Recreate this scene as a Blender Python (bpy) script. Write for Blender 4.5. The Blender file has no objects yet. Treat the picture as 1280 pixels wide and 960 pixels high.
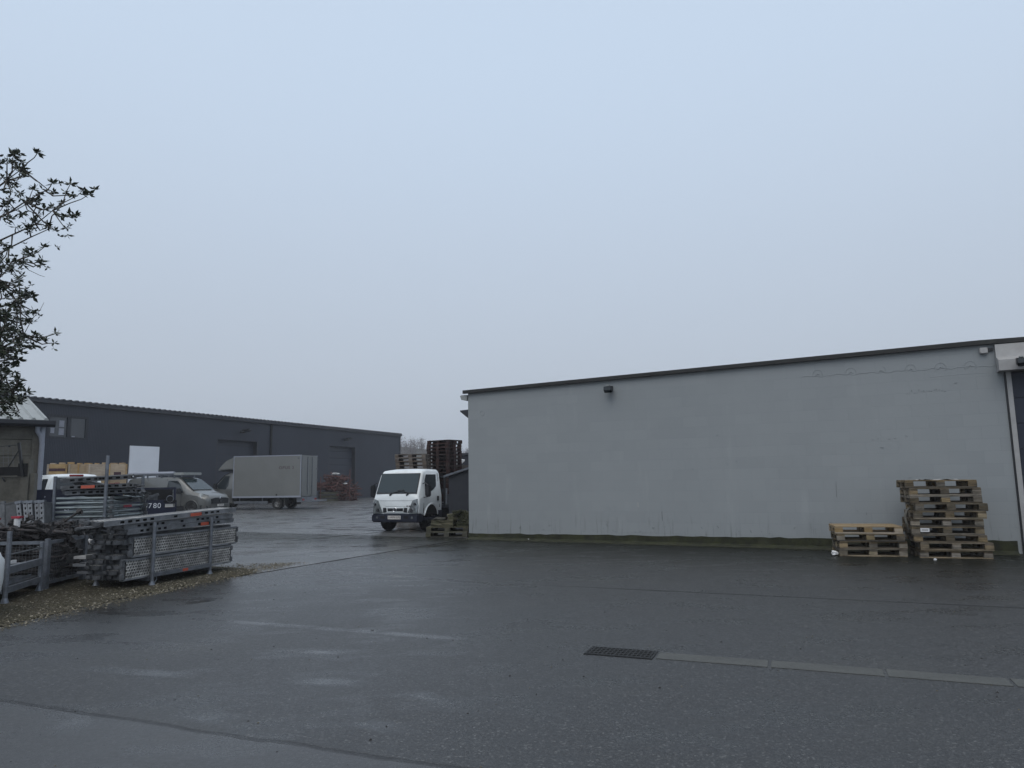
import bpy, bmesh, math, random
from mathutils import Vector, Matrix, noise
R = math.radians
rnd = random.Random(7)
scene = bpy.context.scene
col = scene.collection

# ------------------------------------------------------------------ materials
class NT:
    def __init__(s, nt): s.nt = nt
    def new(s, t, **kw):
        n = s.nt.nodes.new(t)
        for k, v in kw.items(): setattr(n, k, v)
        return n
    def lk(s, a, b): s.nt.links.new(a, b)
    def put(s, v, sock):
        if hasattr(v, 'is_linked') or isinstance(v, bpy.types.NodeSocket): s.lk(v, sock)
        else: sock.default_value = v
    def m(s, op, a, b=0.0, c=None, clamp=False):
        n = s.new('ShaderNodeMath', operation=op, use_clamp=clamp)
        s.put(a, n.inputs[0]); s.put(b, n.inputs[1])
        if c is not None: s.put(c, n.inputs[2])
        return n.outputs[0]
    def mix(s, f, a, b, blend='MIX'):
        n = s.new('ShaderNodeMix', data_type='RGBA', blend_type=blend)
        s.put(f, n.inputs[0])
        for v, i in ((a, 6), (b, 7)):
            if isinstance(v, (tuple, list)): v = (v[0], v[1], v[2], 1)
            s.put(v, n.inputs[i])
        return n.outputs[2]
    def ramp(s, f, lo, hi, a=0.0, b=1.0):
        n = s.new('ShaderNodeMapRange', interpolation_type='SMOOTHSTEP')
        s.put(f, n.inputs[0]); n.inputs[1].default_value = lo; n.inputs[2].default_value = hi
        n.inputs[3].default_value = a; n.inputs[4].default_value = b
        return n.outputs[0]
    def noise(s, vec, scale, detail=4, rough=.55, dim='3D'):
        n = s.new('ShaderNodeTexNoise', noise_dimensions=dim)
        if vec is not None: s.lk(vec, n.inputs['Vector'])
        n.inputs['Scale'].default_value = scale; n.inputs['Detail'].default_value = detail
        n.inputs['Roughness'].default_value = rough
        return n.outputs['Fac']
    def mapping(s, vec, scale=(1, 1, 1), loc=(0, 0, 0), rot=(0, 0, 0)):
        n = s.new('ShaderNodeMapping')
        s.lk(vec, n.inputs[0]); n.inputs[1].default_value = loc; n.inputs[2].default_value = rot; n.inputs[3].default_value = scale
        return n.outputs[0]
    def coord(s, k='Object'): return s.new('ShaderNodeTexCoord').outputs[k]
    def xyz(s, vec):
        n = s.new('ShaderNodeSeparateXYZ'); s.lk(vec, n.inputs[0]); return n.outputs
    def bump(s, h, strength, dist=.01, normal=None):
        n = s.new('ShaderNodeBump'); s.lk(h, n.inputs['Height'])
        n.inputs['Strength'].default_value = strength; n.inputs['Distance'].default_value = dist
        if normal is not None: s.lk(normal, n.inputs['Normal'])
        return n.outputs[0]

def base(name):
    m = bpy.data.materials.new(name); m.use_nodes = True
    t = NT(m.node_tree); b = m.node_tree.nodes['Principled BSDF']
    return m, t, b

def simple(name, c, rough=.5, metal=0.0, var=.25, scale=6.0, bump=0.0, bscale=60, dirt=None, dirt_amt=.4, rvar=.1, spec=.5, rand=0.0, stretch=(1, 1, 1), coat=0):
    """colour broken up by two sizes of noise, some dirt, roughness variation"""
    m, t, b = base(name)
    co = t.mapping(t.coord(), stretch)
    n1 = t.noise(co, scale, 5, .6); n2 = t.noise(co, scale * 7, 3, .6)
    f = t.m('ADD', t.m('MULTIPLY', n1, .7), t.m('MULTIPLY', n2, .3))
    lo = tuple(x * (1 - var) for x in c); hi = tuple(min(1, x * (1 + var)) for x in c)
    cc = t.mix(t.ramp(f, .3, .7), lo, hi)
    if dirt:
        d = t.ramp(t.noise(co, scale * .6, 6, .65), .5, .75)
        cc = t.mix(t.m('MULTIPLY', d, dirt_amt), cc, dirt)
    if rand:
        oi = t.new('ShaderNodeObjectInfo').outputs['Random']
        k = t.m('MULTIPLY_ADD', oi, 2 * rand, 1 - rand)
        h = t.new('ShaderNodeHueSaturation'); t.lk(cc, h.inputs['Color']); t.lk(k, h.inputs['Value'])
        cc = h.outputs[0]
    t.lk(cc, b.inputs['Base Color'])
    t.lk(t.m('MULTIPLY_ADD', n1, 2 * rvar, rough - rvar, clamp=True), b.inputs['Roughness'])
    b.inputs['Metallic'].default_value = metal
    b.inputs['Specular IOR Level'].default_value = spec
    b.inputs['Coat Weight'].default_value = coat
    if bump:
        t.lk(t.bump(t.noise(co, bscale, 4, .6), bump, .01), b.inputs['Normal'])
    return m

def wood_mat(name, dark, light, rand=.35, green=0.0, axis=0):
    m, t, b = base(name)
    oi = t.new('ShaderNodeObjectInfo').outputs['Random']
    off = t.new('ShaderNodeCombineXYZ')
    for i in range(3): t.lk(t.m('MULTIPLY', oi, 17.3 * (i + 1)), off.inputs[i])
    va = t.new('ShaderNodeVectorMath', operation='ADD'); t.lk(t.coord(), va.inputs[0]); t.lk(off.outputs[0], va.inputs[1])
    sc = [18, 18, 18]; sc[axis] = 1.5
    g = t.noise(t.mapping(va.outputs[0], tuple(sc)), 3, 6, .7)
    p = t.noise(va.outputs[0], 3.2, 4, .6)
    cc = t.mix(t.ramp(t.m('ADD', t.m('MULTIPLY', g, .6), t.m('MULTIPLY', p, .4)), .3, .7), dark, light)
    if green: cc = t.mix(t.m('MULTIPLY', t.ramp(t.noise(va.outputs[0], 2.1, 5, .65), .45, .7), green), cc, (.035, .04, .013))
    h = t.new('ShaderNodeHueSaturation'); t.lk(cc, h.inputs['Color'])
    t.lk(t.m('MULTIPLY_ADD', oi, 2 * rand, 1 - rand), h.inputs['Value'])
    t.lk(t.m('MULTIPLY_ADD', t.m('FRACT', t.m('MULTIPLY', oi, 7.31)), .8, .55), h.inputs['Saturation'])
    t.lk(h.outputs[0], b.inputs['Base Color'])
    b.inputs['Roughness'].default_value = .75; b.inputs['Specular IOR Level'].default_value = .25
    t.lk(t.bump(g, .4, .004), b.inputs['Normal'])
    return m

def seg_mask(t, xyz, p0, p1, w, fade=.6, wob=None):
    """1 within w of the ground line p0-p1 (metres), fading at its sides and ends"""
    dx, dy = p1[0] - p0[0], p1[1] - p0[1]; L = math.hypot(dx, dy); dx /= L; dy /= L
    x = t.m('SUBTRACT', xyz[0], p0[0]); y = t.m('SUBTRACT', xyz[1], p0[1])
    u = t.m('ADD', t.m('MULTIPLY', x, dx), t.m('MULTIPLY', y, dy))
    v = t.m('SUBTRACT', t.m('MULTIPLY', y, dx), t.m('MULTIPLY', x, dy))
    if wob is not None: v = t.m('ADD', v, wob)
    a = t.ramp(t.m('ABSOLUTE', v), w * .35, w, 1, 0)
    e = t.m('MULTIPLY', t.ramp(u, 0, fade), t.ramp(u, L - fade, L, 1, 0))
    return t.m('MULTIPLY', a, e), v

def asphalt_mat():
    m, t, b = base('wet_asphalt')
    co = t.coord(); X = t.xyz(co)
    big = t.noise(co, .22, 5, .6); mid = t.noise(t.mapping(co, (1, .55, 1), rot=(0, 0, R(25))), .9, 5, .6)
    fine = t.noise(co, 55, 3, .7)
    v = t.new('ShaderNodeTexVoronoi'); t.lk(co, v.inputs['Vector']); v.inputs['Scale'].default_value = 75
    chip = t.xyz(v.outputs['Color'])
    g2 = t.noise(co, 24, 4, .75)
    cc = t.mix(t.ramp(t.m('ADD', t.m('MULTIPLY', fine, .55), t.m('MULTIPLY', g2, .45)), .36, .64), (.011, .0113, .0118), (.050, .0505, .051))
    v3 = t.new('ShaderNodeTexVoronoi'); t.lk(co, v3.inputs['Vector']); v3.inputs['Scale'].default_value = 80
    gr = t.xyz(v3.outputs['Color'])
    cc = t.mix(t.ramp(gr[2], .0, 1, .0, .75), cc, (.010, .010, .0105))
    cc = t.mix(t.m('MULTIPLY', t.ramp(gr[0], .84, 1), .45), cc, (.10, .10, .098))
    cc = t.mix(t.m('MULTIPLY', t.ramp(chip[0], .93, .99), .5), cc, (.17, .17, .165))
    v2 = t.new('ShaderNodeTexVoronoi'); t.lk(co, v2.inputs['Vector']); v2.inputs['Scale'].default_value = 26
    sp = t.m('MULTIPLY', t.ramp(t.xyz(v2.outputs['Color'])[1], .975, .985), t.ramp(v2.outputs['Distance'], .08, .20, 1, 0))
    cc = t.mix(t.m('MULTIPLY', sp, .6), cc, (.36, .35, .33))
    cc = t.mix(t.m('MULTIPLY', t.ramp(big, .35, .7), .35), cc, (.024, .025, .026))
    cc = t.mix(t.m('MULTIPLY', t.ramp(t.noise(co, .5, 4, .6), .52, .75), .18), cc, (.06, .058, .045))
    wob = t.m('MULTIPLY', t.m('SUBTRACT', t.noise(co, 1.3, 3, .6), .5), .25)
    # older slab in front of the seam near the camera
    near, vn = seg_mask(t, X, (-9.8, 7.95), (4.5, 2.3), .032, .3, t.m('MULTIPLY', wob, .5))
    slab = t.ramp(vn, -.02, .02, 1, 0)
    cc = t.mix(t.m('MULTIPLY', slab, .55), cc, (.062, .064, .067))
    cc = t.mix(t.m('MULTIPLY', near, .5), cc, (.012, .012, .013))
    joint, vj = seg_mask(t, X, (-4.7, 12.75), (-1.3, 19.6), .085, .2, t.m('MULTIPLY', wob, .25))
    cc = t.mix(t.m('MULTIPLY', joint, .8), cc, (.009, .009, .010))
    yard_sheen = t.ramp(vj, -.05, .05)
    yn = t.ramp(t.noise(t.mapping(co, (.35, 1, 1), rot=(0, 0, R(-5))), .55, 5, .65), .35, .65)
    cc = t.mix(t.m('MULTIPLY', yard_sheen, t.m('MULTIPLY_ADD', yn, .45, .35)), cc, (.145, .148, .152))  # asphalt beyond the joint painted paler, standing in for reflected sky
    j2, _ = seg_mask(t, X, (-6.7, 19.2), (-2.5, 25.0), .13, 2, wob)
    cc = t.mix(t.m('MULTIPLY', j2, .6), cc, (.012, .012, .013))
    j3, _ = seg_mask(t, X, (-.6, 11.45), (9.5, 7.1), .05, 3, t.m('MULTIPLY', wob, .3))
    cc = t.mix(t.m('MULTIPLY', j3, .6), cc, (.010, .010, .011)); joint = t.m('MAXIMUM', joint, t.m('MULTIPLY', j3, .6))
    # the grey wall's shade and dark reflection painted into the asphalt, ragged edge
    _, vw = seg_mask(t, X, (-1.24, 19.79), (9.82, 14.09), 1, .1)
    wall_shade = t.m('MULTIPLY', t.ramp(t.m('ADD', vw, t.m('MULTIPLY', t.m('SUBTRACT', t.noise(co, .9, 6, .65), .5), 2.6)), -5.5, -1.0), t.ramp(vw, 0, .1, 1, 0))
    cc = t.mix(t.m('MULTIPLY', wall_shade, .85), cc, (.013, .014, .010))
    # smoother film of water: sealed joints, wheel tracks, patches
    wet = t.ramp(t.m('ADD', t.m('MULTIPLY', big, .55), t.m('MULTIPLY', mid, .45)), .40, .66)
    lump = t.ramp(t.noise(t.mapping(co, (.8, 1.5, 1), rot=(0, 0, R(-14))), 1.1, 5, .6), .50, .63)
    left = t.ramp(t.m('SUBTRACT', X[1], t.m('MULTIPLY', X[0], 2.2)), 12, 24)
    st = None
    for p0, p1, w in (((-4.1, 8.87), (-.2, 7.35), .11), ((-3.9, 13.5), (.6, 10.65), .17), ((-9, 21), (-2.5, 20.2), .3), ((-8, 18.3), (-1.5, 17.6), .22),
                      ((-6.5, 24.5), (-2.6, 22.6), .3), ((-4.6, 9.6), (-3.9, 10.6), .14), ((-3.35, 5.35), (-2.75, 4.85), .2), ((-2.5, 5.35), (-1.75, 5.0), .16), ((-.95, 5.75), (-.35, 5.35), .12), ((-2.0, 6.1), (-1.1, 5.9), .14), ((-4.0, 6.6), (-2.6, 6.2), .12), ((-4.4, 7.6), (-2.9, 7.3), .10), ((-2.4, 7.1), (-1.3, 6.9), .09), ((-1.2, 5.1), (-.6, 4.75), .14)):
        a, _ = seg_mask(t, X, p0, p1, w, .5, t.m('MULTIPLY', wob, .35))
        st = a if st is None else t.m('MAXIMUM', st, a)
    st = t.m('MULTIPLY', st, t.ramp(t.noise(co, 2.3, 4, .6), .3, .6))
    r = t.m('MULTIPLY_ADD', wet, -.12, .45)
    r = t.m('ADD', r, t.m('MULTIPLY', t.m('SUBTRACT', g2, .5), .5))
    r = t.m('SUBTRACT', r, t.m('MULTIPLY', lump, .15))
    r = t.m('SUBTRACT', r, t.m('MULTIPLY', left, t.m('MULTIPLY_ADD', yn, .12, .06)))
    r = t.m('SUBTRACT', r, t.m('MULTIPLY', st, .20))
    r = t.m('SUBTRACT', r, t.m('MULTIPLY', slab, .03))
    r = t.m('ADD', r, t.m('MULTIPLY', t.m('MAXIMUM', joint, j2), .4))
    t.lk(t.m('MAXIMUM', r, .12), b.inputs['Roughness'])
    t.lk(cc, b.inputs['Base Color'])
    crack = t.m('MAXIMUM', t.m('MAXIMUM', joint, t.m('MULTIPLY', j2, .7)), t.m('MULTIPLY', near, .5))
    t.lk(t.m('MULTIPLY_ADD', t.m('MAXIMUM', crack, t.m('MULTIPLY', wall_shade, .8)), -.5, .5), b.inputs['Specular IOR Level'])
    h = t.m('ADD', t.m('ADD', fine, t.m('MULTIPLY', gr[1], .9)), t.m('MULTIPLY', t.noise(co, 160, 2, .6), .6))
    h = t.m('SUBTRACT', h, t.m('MULTIPLY', t.m('ADD', joint, near), 1.5))
    bs = t.new('ShaderNodeBump'); t.lk(h, bs.inputs['Height'])
    t.lk(t.m('MULTIPLY', t.m('MULTIPLY_ADD', st, -.25, .36), t.m('MULTIPLY_ADD', left, -.65, 1)), bs.inputs['Strength']); bs.inputs['Distance'].default_value = .008
    t.lk(bs.outputs[0], b.inputs['Normal'])
    return m

def block_wall_mat():
    m, t, b = base('grey_painted_blocks')
    co = t.coord(); X = t.xyz(co)
    uv = t.new('ShaderNodeCombineXYZ'); t.lk(X[0], uv.inputs[0]); t.lk(X[2], uv.inputs[1])
    br = t.new('ShaderNodeTexBrick'); t.lk(uv.outputs[0], br.inputs['Vector'])
    br.inputs['Scale'].default_value = 1; br.inputs['Brick Width'].default_value = .6; br.inputs['Row Height'].default_value = .25
    br.inputs['Mortar Size'].default_value = .006; br.inputs['Mortar Smooth'].default_value = .6
    br.inputs['Color1'].default_value = (.262, .281, .290, 1); br.inputs['Color2'].default_value = (.278, .297, .306, 1); br.inputs['Mortar'].default_value = (.250, .269, .278, 1)
    big = t.noise(co, .45, 5, .6); v = t.noise(t.mapping(co, (2.2, 1, .35)), 1.2, 5, .65)
    cc = t.mix(t.m('MULTIPLY', t.ramp(big, .35, .7), .4), br.outputs[0], (.300, .318, .325))
    cc = t.mix(t.m('MULTIPLY', t.ramp(v, .56, .75), .42), cc, (.335, .352, .36))
    cc = t.mix(t.m('MULTIPLY', t.ramp(t.noise(co, .8, 6, .7), .56, .78), .32), cc, (.205, .225, .236))
    # splashes and algae low on the wall
    low = t.ramp(X[2], .12, .9, 1, 0)
    dr = t.ramp(t.noise(t.mapping(co, (9, 1, .8)), 1.6, 4, .6), .53, .72)
    cc = t.mix(t.m('MULTIPLY', t.m('MULTIPLY', low, dr), .5), cc, (.10, .105, .09))
    sp = t.ramp(t.noise(co, 7.0, 3, .7), .66, .72)
    cc = t.mix(t.m('MULTIPLY', t.m('MULTIPLY', t.ramp(X[2], .15, .55, 1, 0), sp), .7), cc, (.035, .038, .025))
    spk = t.ramp(t.noise(t.mapping(co, (1.6, 1, 5)), 2.2, 5, .75), .72, .76)
    cc = t.mix(t.m('MULTIPLY', spk, .5), cc, (.085, .092, .098))
    t.lk(cc, b.inputs['Base Color']); b.inputs['Roughness'].default_value = .75; b.inputs['Specular IOR Level'].default_value = .3
    h = t.m('ADD', t.m('MULTIPLY', br.outputs['Fac'], -.6), t.m('MULTIPLY', t.noise(co, 25, 4, .7), .35))
    t.lk(t.bump(h, .3, .006), b.inputs['Normal'])
    return m

def cladding_mat(name, c, pitch=.1, depth=.35):
    m, t, b = base(name)
    co = t.coord(); X = t.xyz(co)
    s = t.m('SINE', t.m('MULTIPLY', X[0], 2 * math.pi / pitch))
    p = t.m('FLOOR', t.m('DIVIDE', X[0], 1.0))
    wn = t.new('ShaderNodeTexWhiteNoise', noise_dimensions='1D'); t.lk(p, wn.inputs['W'])
    big = t.noise(co, .3, 4, .6)
    cc = t.mix(t.ramp(big, .3, .7), tuple(x * .88 for x in c), tuple(x * 1.1 for x in c))
    cc = t.mix(t.m('MULTIPLY', wn.outputs[0], .12), cc, tuple(x * 1.35 for x in c))
    t.lk(cc, b.inputs['Base Color']); b.inputs['Roughness'].default_value = .5; b.inputs['Specular IOR Level'].default_value = .35
    t.lk(t.bump(t.ramp(s, -.3, .3), depth, .01), b.inputs['Normal'])
    return m

def perforated_mat():
    m, t, b = base('perforated_galvanised_plate')
    co = t.coord(); X = t.xyz(co)
    px, py = .052, .044
    row = t.m('FLOOR', t.m('DIVIDE', X[1], py))
    sh = t.m('MULTIPLY', t.m('FLOORED_MODULO', row, 2.0), .5)
    fx = t.m('SUBTRACT', t.m('FRACT', t.m('ADD', t.m('DIVIDE', X[0], px), sh)), .5)
    fy = t.m('SUBTRACT', t.m('FRACT', t.m('DIVIDE', X[1], py)), .5)
    d = t.m('SQRT', t.m('ADD', t.m('MULTIPLY', fx, fx), t.m('MULTIPLY', fy, fy)))
    hole = t.ramp(d, .22, .30, 1, 0)
    n = t.noise(co, 5, 5, .65)
    cc = t.mix(t.ramp(n, .35, .7), (.19, .187, .178), (.46, .45, .43))
    t.lk(cc, b.inputs['Base Color']); b.inputs['Roughness'].default_value = .55; b.inputs['Metallic'].default_value = .3
    t.lk(t.bump(t.ramp(d, .22, .5, 1, 0), .9, .008), b.inputs['Normal'])
    tr = t.new('ShaderNodeBsdfTransparent'); mx = t.new('ShaderNodeMixShader')
    t.lk(hole, mx.inputs[0]); t.lk(b.outputs[0], mx.inputs[1]); t.lk(tr.outputs[0], mx.inputs[2])
    t.lk(mx.outputs[0], m.node_tree.nodes['Material Output'].inputs[0])
    return m

def glass_mat(name, c=(.02, .026, .03), rough=.04):
    m, t, b = base(name)
    b.inputs['Base Color'].default_value = (*c, 1); b.inputs['Roughness'].default_value = rough
    b.inputs['Specular IOR Level'].default_value = .6
    return m

def stripe_mat(name, c1, c2, w=.12):
    m, t, b = base(name)
    X = t.xyz(t.coord())
    s = t.m('FRACT', t.m('DIVIDE', t.m('ADD', X[1], X[2]), 2 * w))
    t.lk(t.mix(t.m('GREATER_THAN', s, .5), c1, c2), b.inputs['Base Color']); b.inputs['Roughness'].default_value = .4
    return m

M = dict(
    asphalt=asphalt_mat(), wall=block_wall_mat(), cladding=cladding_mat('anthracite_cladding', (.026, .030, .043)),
    clad2=cladding_mat('dark_blue_cladding', (.022, .024, .032), .2), door_dark=cladding_mat('sectional_door', (.034, .038, .052), .4, .1),
    perf=perforated_mat(), glass=glass_mat('vehicle_glass'), wscreen=glass_mat('windscreen_glass', (.022, .034, .038), .09), winglass=glass_mat('window_glass', (.055, .06, .068), .12),
    moss=simple('mossy_concrete', (.024, .026, .010), .9, 0, .6, 4, .6, 30, (.065, .062, .042), .45),
    concrete=simple('old_concrete', (.125, .118, .10), .85, 0, .28, 2.5, .4, 50, (.05, .047, .033), .6),
    kerb=simple('gutter_concrete', (.060, .062, .057), .6, 0, .22, 3, .4, 80, (.05, .05, .047), .6),
    roofdark=simple('dark_coping', (.013, .013, .012), .6, 0, .35, 3, .2, 30, (.06, .065, .05), .3),
    trim=simple('anthracite_trim', (.028, .03, .038), .5, 0, .15),
    scuff=simple('scuffed_paint', (.15, .162, .168), .8, 0, .4, 20), seam=simple('black_seam', (.008, .008, .009), .8, 0, .2),
    shroud=simple('pale_metal_shroud', (.36, .355, .35), .5, .1, .1, 2, 0, 60, (.2, .19, .17), .4),
    navydoor=simple('navy_door', (.011, .016, .033), .5, 0, .12, 2),
    white=simple('white_paint', (.74, .78, .79), .3, 0, .05, 2, 0, 60, (.40, .39, .35), .40, .06, coat=.4),
    whitepanel=simple('white_panel', (.72, .74, .78), .5, 0, .03, 1.5),
    silver=simple('silver_van_paint', (.112, .115, .111), .34, .35, .08, 2, 0, 60, (.10, .095, .08), .35, .06, coat=.5),
    boxgrey=simple('grey_box_panel', (.165, .170, .165), .45, .05, .06, 1.2, 0, 60, (.15, .15, .14), .4, .08),
    black=simple('black_plastic', (.012, .013, .016), .45, 0, .2),
    bumper=simple('dark_bumper', (.013, .016, .030), .45, 0, .2),
    rubber=simple('tyre_rubber', (.012, .012, .012), .75, 0, .3, 8),
    rim=simple('wheel_steel', (.22, .22, .22), .45, .5, .25, 8, 0, 60, (.06, .05, .04), .5),
    chrome=simple('chrome', (.7, .7, .72), .15, 1, .05),
    lamp=simple('headlamp_lens', (.20, .22, .23), .12, .4, .5, 12),
    plate=simple('plate_white', (.55, .53, .50), .5, 0, .05), ink=simple('dark_ink', (.05, .02, .03), .6, 0, .1),
    darkink=simple('grey_letter', (.075, .055, .065), .6, 0, .1), whiteink=simple('white_letter', (.72, .74, .78), .5, 0, .05),
    navy=simple('navy_paint', (.008, .011, .032), .4, 0, .25, 3, 0, 60, (.03, .03, .03), .4),
    galv=simple('galvanised_steel', (.17, .185, .21), .45, .55, .3, 7, .1, 50, (.07, .065, .06), .45, .12),
    galvdark=simple('weathered_deck_steel', (.105, .11, .118), .5, .35, .4, 9, .15, 60, (.025, .024, .022), .6, .12, rand=.35),
    galvlight=simple('deck_steel_pale', (.21, .22, .235), .5, .4, .3, 6, .15, 60, (.06, .06, .058), .55, .12, rand=.15),
    tube=simple('frame_tube_steel', (.17, .20, .21), .4, .5, .25, 6, 0, 60, (.07, .075, .075), .4, .1, rand=.2),
    rust=simple('rusty_brace', (.040, .037, .038), .7, .3, .5, 14, .2, 60, (.10, .04, .025), .22, .1, rand=.5),
    orange=simple('orange_label', (.46, .085, .045), .55, 0, .15), redplastic=simple('red_plastic', (.32, .02, .04), .5, 0, .2),
    woodnew=wood_mat('fresh_crate_wood', (.25, .175, .105), (.43, .325, .20), .2), woodp=wood_mat('pallet_wood', (.040, .032, .023), (.29, .235, .165), .6, .35),
    woodlight=wood_mat('pallet_wood_clean', (.20, .145, .085), (.38, .29, .18), .25), woodred=wood_mat('pallet_wood_red', (.020, .010, .009), (.05, .026, .023), .4),
    woodold=wood_mat('mossy_pallet_wood', (.035, .034, .022), (.115, .105, .07), .3, .75), woodgrey=wood_mat('grey_pallet_wood', (.07, .055, .045), (.17, .14, .115), .3),
    redsteel=simple('red_rust_steel', (.085, .032, .029), .75, .1, .5, 10, .2, 60, (.05, .045, .04), .5, .1, rand=.5),
    sheet=simple('pale_roof_sheet', (.30, .315, .31), .5, .1, .15, 2, 0, 60, (.14, .16, .13), .4), pvc=simple('grey_downpipe', (.27, .29, .34), .45, 0, .08),
    leaf=simple('dark_evergreen_leaf', (.030, .042, .020), .35, 0, .5, 30, 0, 60, None, 0, .1), bark=simple('bark', (.055, .045, .036), .85, 0, .35, 9, .6, 40),
    stripe=stripe_mat('red_white_stripes', (.5, .03, .03), (.7, .7, .7)), redlamp=simple('red_lens', (.22, .012, .012), .25, 0, .2),
    paper=simple('crumpled_white_plastic', (.62, .62, .62), .6, 0, .1, 20), blind=simple('window_paper', (.24, .25, .29), .7, 0, .15),
    hill=simple('hazy_hillside', (.035, .032, .022), .95, 0, .4, .12), hilltree=simple('bare_wood', (.07, .045, .038), .95, 0, .4, .3), cast=simple('cast_iron', (.018, .018, .018), .5, .6, .3, 20),
    hole=simple('drain_void', (.004, .004, .004), .9, 0, .1), brickred=simple('coloured_scraps', (.20, .06, .06), .7, 0, .6, 15),
)

def gravel_mat():
    m, t, b = base('gravel_bed')
    co = t.coord()
    v = t.new('ShaderNodeTexVoronoi'); t.lk(co, v.inputs['Vector']); v.inputs['Scale'].default_value = 46
    r = t.xyz(v.outputs['Color'])
    cc = t.mix(r[0], (.026, .022, .013), (.078, .067, .044))
    cc = t.mix(t.m('MULTIPLY', t.ramp(r[1], .9, .99), .8), cc, (.28, .26, .22))
    cc = t.mix(t.m('MULTIPLY', t.ramp(t.noise(co, 1.6, 5, .65), .45, .7), .7), cc, (.030, .028, .011))
    t.lk(cc, b.inputs['Base Color']); b.inputs['Roughness'].default_value = .9; b.inputs['Specular IOR Level'].default_value = .2
    t.lk(t.bump(t.m('SUBTRACT', t.m('MULTIPLY', t.noise(co, 9, 4, .6), .8), v.outputs['Distance']), 1, .03), b.inputs['Normal'])
    return m
M['gravel'] = gravel_mat()
M['pebble'] = simple('pebbles', (.080, .070, .046), .85, 0, .8, 40, 0)
M['palepebble'] = simple('pale_pebbles', (.24, .215, .165), .8, 0, .5, 30, 0)
M['grit'] = simple('dark_grit', (.012, .011, .010), .8, 0, .4, 9, 0)

# ------------------------------------------------------------------ mesh helpers
def axes_to(p0, p1):
    d = (Vector(p1) - Vector(p0)); L = d.length; d = d / L
    up = Vector((0, 0, 1)) if abs(d.z) < .95 else Vector((0, 1, 0))
    x = d.cross(up).normalized(); y = x.cross(d)
    return d, x, y, L

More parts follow.
